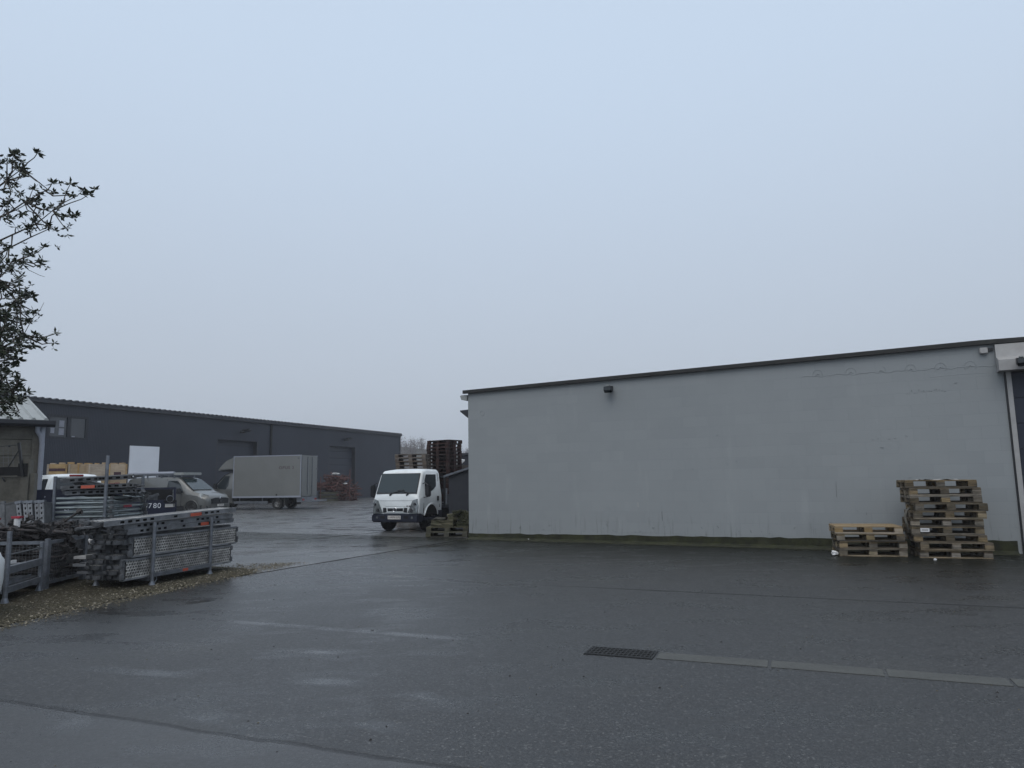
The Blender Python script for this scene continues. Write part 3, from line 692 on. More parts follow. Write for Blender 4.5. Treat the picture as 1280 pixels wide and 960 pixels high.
# ------------------------------------------------------------------ concrete garage at the left
SA = math.atan2(.64, .77)
s = thing('concrete_garage', 'old concrete panel garage with pale corrugated roof beside the evergreen tree', 'garage', (-11.34, 17, 0), SA)
mb = MB()
for i in range(8):
    mb.box(-9, -.14, .01, .09, i * .385 + .012, i * .385 + .385)
    mb.box(-.09, -.01, .14, 6, i * .385 + .012, i * .385 + .385)
mb.build('wall', M['concrete'], s)
mb = MB(); mb.box(-8.9, -.145, .095, .13, 0, 3.06); mb.box(-.13, -.095, .15, 5.9, 0, 3.06); mb.build('wall_core', M['hole'], s)
mb = MB()
for x in (-.14, -2.2, -4.3, -6.4): mb.box(x, x + .14, -.03, .14, 0, 3.09)
mb.build('post', M['concrete'], s)
mb = MB(); prof = []; x = -9.2
while x < .30:
    prof += [(x, 0), (x + .03, .045), (x + .07, .045), (x + .10, 0)]; x += .25
mb.add([(px, 0, pz) for px, pz in prof] + [(px, 4.6, pz + .95) for px, pz in prof] + [(px, 0, -.02) for px, pz in prof] + [(px, 4.6, .93) for px, pz in prof],
       [f for i in range(len(prof) - 1) for N in (len(prof),) for f in ((i, i + 1, i + 1 + N, i + N), (2 * N + i, 3 * N + i, 3 * N + i + 1, 2 * N + i + 1), (i, 2 * N + i, 2 * N + i + 1, i + 1), (i + N, i + 1 + N, 3 * N + i + 1, 3 * N + i))])
o = mb.build('roof', M['sheet'], s); o.location = (.0, -.12, 3.17)
mb = MB(); mb.prism([(-.02, 3.02), (-.20, 3.0), (-.26, 3.06), (-.26, 3.15), (-.02, 3.16)], -9, .28, 'yz'); mb.build('gutter', M['trim'], s)
mb = MB(); mb.tube([(-.06, -.14, 3.02), (-.06, -.10, 2.9), (.02, -.08, 2.78), (.05, -.08, 2.6), (.05, -.08, .0)], .055, 12); mb.tube([(.05, -.08, 3.0), (.05, -.08, 2.62)], .05, 10); mb.build('downpipe', M['pvc'], s, smooth=True)
mb = MB(); mb.box(-1.2, -.8, 4.2, 4.5, .75, 1.35); o = mb.build('vent', M['shroud'], s); o.location = (0, 0, 3.1)

# concrete fence with wire on top
f = thing('concrete_fence', 'weathered concrete panel fence with black angled wire holder in front of the garage', 'fence', (-9.83, 14.5, 0), R(8))
mb = MB()
for i in range(4): mb.box(-4.2, -.13, .0, .07, i * .45 + .005, i * .45 + .445)
mb.build('panel', M['concrete'], f)
mb = MB(); mb.box(-.125, .02, -.06, .12, 0, 2.14); mb.build('post', M['concrete'], f)
mb = MB(); mb.box(.03, .12, -.02, .1, 0, 1.86); mb.build('short_post', M['concrete'], f)
mb = MB(); mb.box(-4.2, -.02, -.07, -.012, 1.82, 1.99); mb.box(-.18, .0, -.075, -.065, 1.80, 2.06); mb.build('top_rail', M['seam'], f)
mb = MB(); mb.beam((-.07, -.09, 1.80), (-.19, -.09, 2.48), .045, .04); mb.beam((-.35, -.09, 1.99), (-.17, -.09, 2.34), .016, .016)
mb.tube([(-.18, -.09, 2.44), (-.38, -.09, 2.42), (-1.2, -.09, 2.36), (-2.4, -.09, 2.43), (-4.2, -.09, 2.40)], .008, 5)
mb.disc((-.36, -.09, 2.41), .022, 'y', 8, .02)
mb.beam((-.45, -.08, 1.78), (-.40, -.08, 1.70), .03, .02)
mb.build('wire_holder', M['black'], f)
mb = MB()
for i in range(44): mb.beam((-.26 - i * .09, -.09, 1.99), (-.30 - i * .09, -.09, 2.40), .003, .003)
for z in (2.08, 2.18, 2.28): mb.beam((-.25, -.09, z), (-4.2, -.09, z), .003, .003)
mb.build('wire_mesh', M['galv'], f)

# ------------------------------------------------------------------ tree at the left
def cam_pt(px, py, Y):
    """the place at depth Y that the twig end has in the photograph (1280 px wide)"""
    v = f0 + rr * ((px - 640) / 887) + uu * ((480 - py) / 887); return Vector((0, 0, 1.6)) + v * (Y / v.y)
tr = thing('evergreen_tree', 'dark glossy evergreen tree with sparse drooping twigs above the concrete garage', 'tree', (-11.6, 12.9, 0))
base_ = Vector((-11.6, 12.9, 0)); tm = MB(); lm = MB(); trn = random.Random(11)
tm.tube([(0, 0, -.05), (.05, .02, 1.5), (-.05, .05, 3.2), (.05, -.05, 5.0), (-.02, 0, 7.2), (.1, .1, 9.2)], [.2, .16, .13, .10, .06, .02], 10)
def leaf(mb, p, d, L, wd):
    d = d.normalized(); x = d.cross(Vector((trn.uniform(-1, 1), trn.uniform(-1, 1), 1))).normalized(); nrm = d.cross(x)
    a = p; b = p + d * L * .5 + nrm * L * .06; c = p + d * L
    mb.add([a, b + x * wd, c, b - x * wd, b - nrm * wd * .35], [(0, 1, 4), (1, 2, 4), (2, 3, 4), (3, 0, 4)])
def rosette(p, out, n=8, L=.13):
    L *= trn.uniform(.7, 1.2); n += trn.randint(-3, 1)
    for i in range(n):
        a = 2 * math.pi * i / n + trn.uniform(-.3, .3); el = trn.uniform(-.7, .9)
        d = Vector((math.cos(a) * math.cos(el), math.sin(a) * math.cos(el), math.sin(el))) + out * .35
        leaf(lm, p, d, L * trn.uniform(.75, 1.15), L * .21)
ends = []
key = [(52, 191), (22, 194), (14, 201), (35, 218), (34, 210), (25, 210), (70, 229), (93, 230), (109, 238), (116, 243), (95, 243), (46, 237), (30, 241), (55, 243), (72, 240), (82, 253), (73, 260), (99, 268), (91, 269),
       (80, 270), (60, 262), (52, 268), (33, 266), (47, 275), (64, 280), (65, 284), (88, 285), (74, 288), (42, 286), (25, 284), (12, 265), (18, 250), (10, 238), (15, 274), (40, 252), (24, 228), (8, 222), (4, 195), (3, 205), (10, 257), (50, 252),
       (60, 309), (7, 306), (15, 310), (36, 315), (42, 318), (58, 325), (56, 331), (34, 331), (24, 325), (14, 330), (8, 336), (20, 335), (5, 322),
       (28, 349), (38, 361), (22, 364), (35, 371), (45, 370), (30, 380), (18, 383), (47, 388), (38, 389), (22, 398), (30, 402), (12, 372), (8, 360), (5, 384), (12, 395), (41, 400), (10, 408), (4, 400), (17, 410),
       (48, 418), (58, 425), (75, 417), (73, 429), (46, 432), (34, 418), (25, 416), (35, 428), (26, 430), (14, 424), (6, 420), (16, 436), (28, 440), (8, 440), (20, 446), (2, 432),
       (28, 450), (18, 454), (8, 460), (12, 468), (22, 476), (28, 482), (16, 481), (6, 478), (12, 488), (20, 492), (38, 490), (32, 497), (22, 500), (10, 500), (5, 508), (15, 508), (4, 492), (10, 516), (2, 518)]
limbs = [(4.6, (60, 236), 11.9), (4.0, (66, 262), 12.6), (5.2, (30, 215), 12.4), (3.9, (60, 285), 13.1), (3.4, (20, 325), 12.3), (3.0, (20, 375), 12.7), (2.7, (24, 420), 12.2), (2.3, (12, 465), 12.6), (2.0, (12, 495), 12.4)]
LP = []
for z0, (px, py), Y in limbs:
    a = Vector((0, 0, z0)); b = cam_pt(px, py, Y) - base_
    pts = []
    for i in range(9):
        q = i / 8; p = a.lerp(b, q); p += Vector((0, 0, .35 * math.sin(math.pi * q) * (1 if py < 300 else -.3))) + Vector((trn.uniform(-1, 1), trn.uniform(-1, 1), trn.uniform(-1, 1))) * .05; pts.append(p)
    tm.tube(pts, [.030 * (1 - i / 8) + .007 for i in range(9)], 6)
    LP += [(p, py) for p in pts[3:]]
def grow(e, r=.009):
    s_, _ = min(LP, key=lambda k: (k[0] - e).length + (.4 if k[0].x > e.x - .05 else 0))
    mid = s_.lerp(e, .5) + Vector((trn.uniform(-.05, .05), trn.uniform(-.1, .1), -.10 * trn.random())); q = s_.lerp(e, .8) + Vector((0, 0, -.03))
    tm.tube([s_, mid, q, e], [r * 1.6, r * 1.2, r, r * .7], 4, cap=False); return (e - s_).normalized()
for px, py in key:
    px -= 5
    e = cam_pt(px, py, 12.4 + trn.uniform(-.55, .55)) - base_; out = grow(e)
    rosette(e, out, 11)
    for k in range(3 if px < 45 else 1): rosette(e + Vector((trn.gauss(0, .07), trn.gauss(0, .10), trn.gauss(0, .06))), out, 7, .095)
for (x, y) in ((50, 228), (62, 302), (56, 346), (55, 378), (27, 193)):   # bare twig ends
    grow(cam_pt(x, y, 12.4) - base_, .004)
for k in range(120):   # the part beyond the picture edge
    a = trn.uniform(1.6, 5.2); rr_ = trn.uniform(.6, 2.6); z = trn.uniform(2.2, 8.6)
    e = Vector((rr_ * math.cos(a), rr_ * math.sin(a), z)); e.x = min(e.x, .9)
    s_ = Vector((0, 0, z - .5)); tm.tube([s_, s_.lerp(e, .5), e], [.02, .012, .006], 4, cap=False); rosette(e, (e - s_).normalized(), 9)
    for q in range(4): rosette(e + Vector((trn.gauss(0, .15), trn.gauss(0, .15), trn.gauss(0, .15))), Vector((0, 0, 1)), 7)
for k in range(180):   # dense lower crown by the frame edge
    px = trn.uniform(-60, 26) ; py = trn.uniform(318, 520)
    if py < 345 and px > 5: continue
    if 440 < py < 470 and px > 12: continue
    e = cam_pt(px, py, 12.6 + trn.uniform(-.9, .9)) - base_; out = grow(e); rosette(e, out, 8, .10)
    rosette(e + Vector((trn.gauss(0, .08), trn.gauss(0, .08), trn.gauss(0, .08))), out, 7, .09)
tm.build('trunk', M['bark'], tr); lm.build('crown', M['leaf'], tr)

# ------------------------------------------------------------------ far hill with bare trees
def hill_z(x, y):
    u = min(1, max(0, (y - 215) / 90)); u = u * u * (3 - 2 * u)
    return (13.5 + 4.5 * math.exp(-((x + 62) / 26) ** 2) - .00006 * (x + 60) ** 2 - .075 * max(0, x + 40) + 1.6 * noise.noise(Vector((x * .025, y * .03, 2)))) * u - .6
mb = MB(); nx, ny = 90, 14; vs = []
for j in range(ny):
    for i in range(nx):
        x = -300 + i * 6; y = 215 + j * 14; vs.append((x, y, hill_z(x, y)))
mb.add(vs, [(j * nx + i, j * nx + i + 1, (j + 1) * nx + i + 1, (j + 1) * nx + i) for j in range(ny - 1) for i in range(nx - 1)])
tag(mb.build('hill', M['hill'], smooth=True), kind='structure')
mb = MB(); hr = random.Random(3)
for k in range(1100):
    x = hr.uniform(-95, 0); y = hr.uniform(232, 312); z = hill_z(x, y); H_ = hr.uniform(1.8, 4.6) * (1.25 if x < -34 else .75); cw = H_ * hr.uniform(.3, .5)
    mb.tube([(x, y, z - .3), (x, y, z + H_ * .8)], [.10, .03], 3, cap=False)
    for q in range(46):
        d_ = Vector((hr.gauss(0, 1), hr.gauss(0, 1), hr.gauss(0, 1))).normalized() * hr.random() ** .4
        p = Vector((x, y, z + H_ * .58)) + Vector((d_.x * cw, d_.y * cw, d_.z * H_ * .45)); r_ = hr.uniform(.16, .45)
        a1 = Vector((hr.uniform(-1, 1), hr.uniform(-1, 1), hr.uniform(-.2, 1))) * r_; a2 = Vector((hr.uniform(-1, 1), hr.uniform(-1, 1), hr.uniform(-1, .6))) * r_
        mb.add([p, p + a1, p + a2], [(0, 1, 2)])
tag(mb.build('far_wood', M['hilltree']), kind='stuff')

# ------------------------------------------------------------------ misty air
m = bpy.data.materials.new('mist'); m.use_nodes = True; nt = m.node_tree; nt.nodes.remove(nt.nodes['Principled BSDF'])
pv = nt.nodes.new('ShaderNodeVolumePrincipled'); pv.inputs['Color'].default_value = (.90, .92, .95, 1); pv.inputs['Density'].default_value = .0010
pv.inputs['Anisotropy'].default_value = .2
nt.links.new(pv.outputs[0], nt.nodes['Material Output'].inputs['Volume'])
mb = MB(); mb.box(-910, 910, -160, 1110, -1, 38); tag(mb.build('haze', m), kind='stuff')
# ------------------------------------------------------------------ vehicles
def panel(pts, mat, name, parent, outward, off=.008, th=.014):
    c = sum((Vector(p) for p in pts), Vector()) / len(pts); n = len(pts); nrm = Vector()
    for i in range(n): nrm += (Vector(pts[i]) - c).cross(Vector(pts[(i + 1) % n]) - c)
    nrm.normalize()
    if nrm.dot(Vector(outward)) < 0: nrm = -nrm
    vs = [Vector(p) + nrm * off for p in pts] + [Vector(p) + nrm * (off - th) for p in pts]
    return MB().add(vs, [tuple(range(n)), tuple(range(2 * n - 1, n - 1, -1))] + [(i, (i + 1) % n, (i + 1) % n + n, i + n) for i in range(n)]).build(name, mat, parent)
def arch(side, s, cx, r, z0, mat, name, parent, lip=None):
    a0 = math.asin(max(-.95, min(.95, (z0 - r * .8) / r))) if z0 > r * .8 else 0
    pts = [side(cx + r * math.cos(a), r * .8 + r * math.sin(a), s, 0) for a in [a0 + (math.pi - 2 * a0) * k / 14 for k in range(15)]]
    panel(pts, mat, name, parent, (0, s, 0), .006, .02)
    if lip:
        MB().tube([Vector(p) + Vector((0, s * .012, 0)) for p in pts], .022, 6).build('wheel_arch', lip, parent, smooth=True)
RX90 = R(90)

# --- white flatbed truck
HT = math.atan2(-.93, -.36)
tk = thing('flatbed_truck', 'small white cab-over flatbed truck facing the camera with dark windscreen', 'truck', (-3.72, 22.6, 0), HT)
W = M['white']
st = [(0, .55, .95, 1.08, .74, .78, .72), (-.05, .53, 1.0, 1.155, .80, .83, .75), (-.36, .5, 1.12, 1.83, .83, .845, .735), (-.47, .5, 1.12, 1.92, .83, .845, .73), (-.8, .5, 1.12, 1.955, .83, .845, .72), (-1.45, .5, 1.12, 1.955, .83, .845, .72), (-1.54, .5, 1.12, 1.90, .82, .835, .70)]
mb, side, top = loft(st); mb.build('cab', W, tk, bevel=.012, smooth=True)
xs0, xs1 = -.075, -.345
zf = lambda x: 1.155 + (1.83 - 1.155) * (-.05 - x) / .31
panel([(xs0, -.70, zf(xs0)), (xs0, .70, zf(xs0)), (xs1, .675, zf(xs1)), (xs1, -.675, zf(xs1))], M['wscreen'], 'windscreen', tk, (1, 0, .4), .022)
panel([(xs0 + .012, -.725, zf(xs0) - .03), (xs0 + .012, .725, zf(xs0) - .03), (xs1 - .01, .70, zf(xs1) + .02), (xs1 - .01, -.70, zf(xs1) + .02)], M['black'], 'windscreen_seal', tk, (1, 0, .4), .016)
for s_ in (-1, 1):
    w_ = panel([side(-.40, 1.13, s_, 0), side(-.62, 1.18, s_, 0), side(-.98, 1.30, s_, 0), side(-1.18, 1.40, s_, 0), side(-1.24, 1.78, s_, 0), side(-.56, 1.78, s_, 0), side(-.45, 1.6, s_, 0)], M['glass'], 'side_window', tk, (0, s_, .2), .012)
    panel([side(-.28, .58, s_, 0), side(-.30, 1.10, s_, 0), side(-.318, 1.105, s_, 0), side(-.298, .58, s_, 0)], M['seam'], 'door_seam', tk, (0, s_, 0), .007)
    panel([side(-1.36, .72, s_, 0), side(-1.36, 1.82, s_, 0), side(-1.378, 1.82, s_, 0), side(-1.378, .72, s_, 0)], M['seam'], 'door_seam', tk, (0, s_, .1), .009)
    panel([side(-1.18, .93, s_, 0), side(-1.30, .93, s_, 0), side(-1.30, 1.08, s_, 0), side(-1.18, 1.08, s_, 0)], M['black'], 'door_handle', tk, (0, s_, 0), .02)
    arch(side, s_, -.78, .47, .5, M['seam'], 'wheel_well', tk, W)
    wheel(tk, -.78, s_ * .70, .36, .24, s_); wheel(tk, -3.25, s_ * .66, .36, .34, s_)
    # headlamp: tall, tapering upward
    hl = panel([(.0, s_ * .46, .60), (-.012, s_ * .765, .56), (-.06, s_ * .80, .78), (-.075, s_ * .765, 1.02), (-.03, s_ * .62, .98)], M['lamp'], 'headlight', tk, (1, s_ * .25, .1), .07, .10)
    MB().disc((.0, 0, 0), .06, 'x', 14, .05).build('reflector', M['chrome'], hl, loc=(.045, s_ * .60, .67))
    MB().disc((0, 0, 0), .045, 'x', 14, .05).build('reflector', M['chrome'], hl, loc=(.02, s_ * .71, .86))
    panel([(.02, s_ * .30, .62), (.02, s_ * .43, .60), (.015, s_ * .43, .75), (.015, s_ * .33, .75)], M['black'], 'air_inlet', tk, (1, 0, 0), .02)
    # mirrors on arms
    m_ = bpy.data.objects.new('mirror', None); col.objects.link(m_); m_.parent = tk; m_.location = (-.28, s_ * 1.0, 1.28)
    q = MB(); q.box(-.07, .05, -.085, .085, -.20, .17); q.build('mirror_housing', M['black'], m_, bevel=.03)
    q = MB(); q.tube([(0, 0, .17), (-.02, -s_ * .12, .24), (-.06, -s_ * .24, .2)], .014, 6); q.tube([(0, 0, -.20), (-.02, -s_ * .18, -.22)], .014, 6); q.build('mirror_arm', M['black'], m_)
mb = MB(); mb.box(.0, .006, -.60, .60, .968, .974); mb.box(.0, .006, -.36, .36, .79, .794); mb.each('panel_seam', M['trim'], tk)
mb = MB(); mb.box(-.30, .07, -.84, .84, .30, .565); mb.build('bumper', M['bumper'], tk, bevel=.04)
for s_ in (-1, 1):
    q = MB(); q.disc((.073, s_ * .62, .45), .035, 'x', 14, .01); q.build('fog_lamp', M['lamp'], tk)
    q = MB(); q.box(.069, .075, s_ * .42 - .08, s_ * .42 + .08, .42, .50); q.build('bumper_vent', M['seam'], tk)
    q = MB(); q.box(-1.5, -.31, s_ * .84 - .03, s_ * .84 + .03, .36, .44); q.box(-1.5, -1.28, s_ * .84 - .03, s_ * .84 + .03, .36, .62); q.build('step', M['bumper'], tk)
mb = MB(); mb.box(-.02, .03, -.27, .27, .625, .745); mb.build('grille', M['black'], tk, bevel=.01)
mb = MB(); mb.prism([(-.33, .60), (.33, .60), (.29, .635), (-.29, .635)], -.02, .045, 'yz'); mb.prism([(-.29, .73), (.29, .73), (.29, .765), (-.29, .765)], -.02, .03, 'yz'); mb.build('grille_surround', W, tk, bevel=.008)
mb = MB(); pts = [(0, .062 * math.cos(a), .062 * math.sin(a)) for a in [2 * math.pi * k / 20 for k in range(21)]]; mb.tube(pts, .010, 6); mb.box(-.008, .008, -.075, .075, -.016, .016); mb.build('badge', M['chrome'], tk, loc=(.045, 0, .69))
text('nameplate_letters', 'NT 400', .05, M['darkink'], tk, (-.012, .47, .80), (R(90), 0, R(90)), .03)
pl = MB().box(.073, .085, -.23, .23, .40, .51).build('licence_plate', M['plate'], tk)
text('plate_letters', '1-WPX-570', .085, M['ink'], pl, (.0865, 0, .455), (R(90), 0, R(90)), .002)
for y_ in (-.14, .46):
    mb = MB(); a = Vector((xs0 + .035, y_, zf(xs0) - .0)); mb.tube([a + Vector((.03, -.10, -.06)), a + Vector((.01, 0, .0)), a + Vector((-.03, .40 if y_ < 0 else -.42, .10))], .012, 5)
    mb.tube([a + Vector((.02, -.08, -.09)), a + Vector((.02, -.02, -.02))], .02, 6); mb.build('wiper', M['black'], tk)
q = MB(); q.disc((0, 0, 0), .02, 'x', 10, .012); q.build('windscreen_sticker', M['whitepanel'], tk, loc=(-.325, -.60, 1.745 ))
mb = MB(); mb.box(-4.45, -.9, -.40, -.30, .48, .64); mb.box(-4.45, -.9, .30, .40, .48, .64); mb.box(-3.35, -3.15, -.6, .6, .3, .42); mb.box(-2.5, -1.6, .42, .8, .36, .62); mb.box(-2.3, -1.7, -.8, -.42, .36, .62); mb.build('chassis', M['seam'], tk)
mb = MB(); mb.box(-4.5, -1.72, -.90, .90, .68, .78); mb.build('load_bed', M['trim'], tk)
for s_ in (-1, 1):
    mb = MB(); mb.box(-4.45, -1.78, s_ * .89 - .015, s_ * .89 + .015, .78, 1.12); mb.build('drop_side', M['galvdark'], tk)
mb = MB()
for y_ in (-.86, -.45, 0, .45, .86): mb.box(-1.74, -1.68, y_ - .025, y_ + .025, .78, 1.72)
for z_ in (.82, 1.25, 1.70): mb.box(-1.735, -1.69, -.88, .88, z_ - .03, z_ + .03)
mb.build('headboard', M['black'], tk)
mb = MB(); mb.box(-1.69, -1.67, -1.20, -.95, .95, 1.42); mb.build('warning_board', M['stripe'], tk)
mb = MB(); mb.box(-1.72, -1.69, .905, .96, .80, 1.32); mb.build('side_post', M['galv'], tk)

# --- grey box truck
HB = math.atan2(.18, -.98)
bt = thing('box_truck', 'grey box body truck parked sideways with roof fairing and small red lettering', 'truck', (-12.46, 43.63, 0), HB)
mb = MB(); mb.box(0, 4.42, -1.06, 1.06, .74, 3.2); mb.build('cargo_box', M['boxgrey'], bt, bevel=.02)
mb = MB(); mb.box(-.01, 4.43, -1.075, -1.03, 3.16, 3.215); mb.box(-.01, 4.43, 1.03, 1.075, 3.16, 3.215); mb.box(-.012, 4.43, 1.03, 1.072, .70, .80); mb.box(.0, .05, 1.03, 1.07, .8, 3.16); mb.box(4.38, 4.43, 1.03, 1.07, .8, 3.16); mb.build('box_edge_trim', M['pvc'], bt)
text('side_lettering', 'OPUS 3', .25, M['ink'], bt, (.95, 1.064, 2.46), (R(90), 0, R(180)), .004, 0, 1.25)
for s_ in (-1, 1):
    d_ = MB().box(-.03, -.004, min(.01 * s_, 1.0 * s_), max(.01 * s_, 1.0 * s_), .82, 3.12).build('rear_door', M['boxgrey'], bt)
    q = MB(); q.tube([(-.05, .30 * s_, .85), (-.05, .30 * s_, 3.1)], .018, 6); q.box(-.07, -.03, .30 * s_ - .05, .30 * s_ + .05, 1.3, 1.36)
    for z_ in (1.0, 1.7, 2.4, 3.0): q.box(-.06, -.03, .98 * s_ - .06, .98 * s_ + .06, z_ - .03, z_ + .03)
    q.build('door_bar', M['galv'], d_)
    q = MB(); q.box(-.06, -.01, .80 * s_ - .14, .80 * s_ + .14, .50, .62); q.build('tail_light', M['redlamp'], bt)
q = MB(); q.disc((.18, 1.065, 3.02), .055, 'y', 12, .02); q.build('marker_lamp', M['lamp'], bt)
q = MB(); q.disc((1.55, 1.07, .86), .05, 'y', 12, .02); q.build('marker_lamp', M['seam'], bt)
mb = MB(); mb.box(-.75, -.05, -.95, .95, .42, .50); mb.box(-.05, .3, -.95, .95, .42, .72); mb.build('tail_lift', M['galv'], bt)
mb = MB(); mb.box(.02, 4.9, -.45, -.35, .50, .735); mb.box(.02, 4.9, .35, .45, .50, .735); mb.box(1.45, 1.65, -.7, .7, .30, .44); mb.box(2.6, 3.4, -.8, -.46, .34, .70); mb.build('chassis', M['seam'], bt)
mb = MB(); mb.box(2.15, 4.35, .96, 1.0, .36, .50); mb.box(2.5, 2.55, .90, .96, .4, .735); mb.box(4.0, 4.05, .90, .96, .4, .735); mb.build('side_guard', M['galv'], bt)
mb = MB(); mb.box(1.0, 1.1, .55, 1.02, .25, .72); mb.box(1.0, 1.1, -1.02, -.55, .25, .72); mb.build('mud_flap', M['rubber'], bt)
st = [(6.45, .40, .85, .95, .80, .86, .80), (6.35, .35, .95, 1.15, .9, .95, .85), (5.75, .35, 1.2, 1.42, .97, .985, .84), (5.15, .35, 1.25, 2.10, .98, .99, .76), (4.85, .35, 1.25, 2.25, .98, .99, .76), (4.47, .35, 1.25, 2.28, .98, .99, .76)]
mb, side, top = loft(st); mb.build('cab', M['silver'], bt, bevel=.015, smooth=True)
for s_ in (-1, 1):
    panel([side(5.72, 1.27, s_, 0), side(4.95, 1.22, s_, 0), side(4.80, 1.45, s_, 0), side(4.80, 2.02, s_, 0), side(5.12, 2.02, s_, 0)], M['glass'], 'side_window', bt, (0, s_, .3), .02)
    panel([side(4.74, .5, s_, 0), side(4.74, 2.12, s_, 0), side(4.728, 2.12, s_, 0), side(4.728, .5, s_, 0)], M['seam'], 'door_seam', bt, (0, s_, .1), .02)
    arch(side, s_, 5.62, .47, .36, M['seam'], 'wheel_well', bt)
    wheel(bt, 5.62, s_ * .88, .35, .22, s_); wheel(bt, 1.55, s_ * .80, .35, .40, s_)
    q = MB(); q.box(5.45, 5.62, s_ * 1.15 - .12, s_ * 1.15 + .12, 1.25, 1.6); q.build('mirror', M['black'], bt, bevel=.03)
panel([(5.72, -.80, 1.47), (5.72, .80, 1.47), (5.2, .72, 2.07), (5.2, -.72, 2.07)], M['glass'], 'windscreen', bt, (1, 0, .6), .03)
mb = MB(); mb.prism([(4.46, 2.42), (5.55, 2.36), (5.35, 2.62), (5.0, 2.95), (4.46, 3.16)], -.98, .98, 'xz'); mb.build('roof_fairing', M['boxgrey'], bt, bevel=.05, smooth=True)
mb = MB(); mb.box(4.44, 5.3, -.85, .85, 2.29, 2.415); mb.build('fairing_base', M['black'], bt)

# --- grey panel van
HV = math.atan2(-.30, .954)
vn = thing('panel_van', 'grey metallic panel van with silver roof rack in front of the dark hall', 'van', (-15.45, 37.75, 0), HV)
st = [(0, .30, .62, .78, .66, .70, .62), (-.05, .22, .68, .88, .78, .82, .74), (-.22, .20, .80, 1.00, .88, .91, .80), (-.60, .20, .95, 1.10, .93, .955, .82), (-1.02, .20, 1.02, 1.22, .94, .97, .84), (-1.45, .20, 1.06, 1.52, .95, .975, .80), (-1.92, .20, 1.10, 1.86, .95, .975, .74), (-2.15, .20, 1.12, 1.94, .95, .975, .74), (-3.3, .20, 1.15, 1.97, .95, .975, .75), (-5.0, .22, 1.15, 1.95, .95, .97, .75), (-5.32, .30, 1.12, 1.88, .92, .94, .73), (-5.4, .35, 1.1, 1.75, .9, .92, .72)]
mb, side, top = loft(st); mb.build('body', M['silver'], vn, bevel=.012, smooth=True)
panel([top(-1.08, -.93, 0), top(-1.08, .93, 0), top(-1.86, .88, 0), top(-1.86, -.88, 0)], M['wscreen'], 'windscreen', vn, (1, 0, 1), .03)
for s_ in (-1, 1):
    panel([side(-1.52, 1.14, s_, 0), side(-2.45, 1.10, s_, 0), side(-2.62, 1.25, s_, 0), side(-2.62, 1.76, s_, 0), side(-2.05, 1.76, s_, 0), side(-1.80, 1.55, s_, 0)], M['glass'], 'side_window', vn, (0, s_, .3), .022)
    for x_, z0, z1 in ((-1.62, .42, 1.08), (-2.72, .30, 1.86), (-3.95, .30, 1.86)):
        panel([side(x_, z0, s_, 0), side(x_, z1, s_, 0), side(x_ - .014, z1, s_, 0), side(x_ - .014, z0, s_, 0)], M['seam'], 'door_seam', vn, (0, s_, .1), .012)
    panel([side(-.05, .24, s_, 0), side(-.05, .46, s_, 0), side(-.45, .50, s_, 0), side(-.45, .24, s_, 0)], M['black'], 'bumper_corner', vn, (.4, s_, 0), .02)
    panel([side(-1.45, .24, s_, 0), side(-1.45, .46, s_, 0), side(-3.95, .50, s_, 0), side(-3.95, .24, s_, 0)], M['black'], 'side_moulding', vn, (0, s_, 0), .02)
    panel([side(-2.46, 1.0, s_, 0), side(-2.62, 1.0, s_, 0), side(-2.62, 1.05, s_, 0), side(-2.46, 1.05, s_, 0)], M['black'], 'door_handle', vn, (0, s_, 0), .03)
    arch(side, s_, -.97, .42, .24, M['seam'], 'wheel_well', vn, M['silver']); arch(side, s_, -4.05, .42, .24, M['seam'], 'wheel_well', vn, M['silver'])
    wheel(vn, -.97, s_ * .87, .335, .22, s_); wheel(vn, -4.05, s_ * .87, .335, .22, s_)
    panel([side(-.12, .74, s_, 0), (-.02, s_ * .60, .74), (-.16, s_ * .66, .97), (-.50, s_ * .80, 1.08), side(-.62, 1.0, s_, 0), side(-.4, .82, s_, 0)], M['lamp'], 'headlight', vn, (1, s_ * .6, .5), .03)
    m_ = MB(); m_.box(-1.75, -1.58, s_ * 1.12 - .11, s_ * 1.12 + .11, 1.08, 1.36); m_.beam((-1.68, s_ * .93, 1.12), (-1.68, s_ * 1.05, 1.16), .06, .06); m_.build('mirror', M['black'], vn, bevel=.03)
mb = MB(); mb.prism([(-.62, .56), (.62, .56), (.66, .80), (.40, .86), (-.40, .86), (-.66, .80)], -.06, .035, 'yz'); mb.build('grille', M['black'], vn, bevel=.015)
mb = MB(); mb.box(-.10, .045, -.74, .74, .26, .50); mb.build('bumper', M['silver'], vn, bevel=.04)
mb = MB(); mb.box(.035, .05, -.5, .5, .29, .38); mb.build('bumper_intake', M['seam'], vn)
mb = MB(); dm = [(0, .135), (.08, 0), (0, -.135), (-.08, 0)]; mb.prism(dm, 0, .02, 'yz')
mb = MB(); 
for a, b in zip(dm, dm[1:] + dm[:1]): mb.beam((.05, a[0], .76 + a[1]), (.05, b[0], .76 + b[1]), .035, .03)
mb.build('badge', M['chrome'], vn)
pl = MB().box(.046, .056, -.24, .24, .42, .53).build('licence_plate', M['plate'], vn)
text('plate_letters', '1-JRF-707', .085, M['ink'], pl, (.0575, 0, .475), (R(90), 0, R(90)), .002)
rk = MB()
for x_ in (-2.35, -3.2, -4.1, -4.9): rk.beam((x_, -.78, 2.07), (x_, .78, 2.07), .05, .035); rk.box(x_ - .03, x_ + .03, -.76, -.70, 1.9, 2.07); rk.box(x_ - .03, x_ + .03, .70, .76, 1.9, 2.07)
rk.build('roof_rack', M['galv'], vn)
q = MB(); q.tube([(-2.45, -.62, 2.17), (-5.5, -.62, 2.17)], .085, 12); q.build('pipe_carrier', M['pvc'], vn, smooth=True)
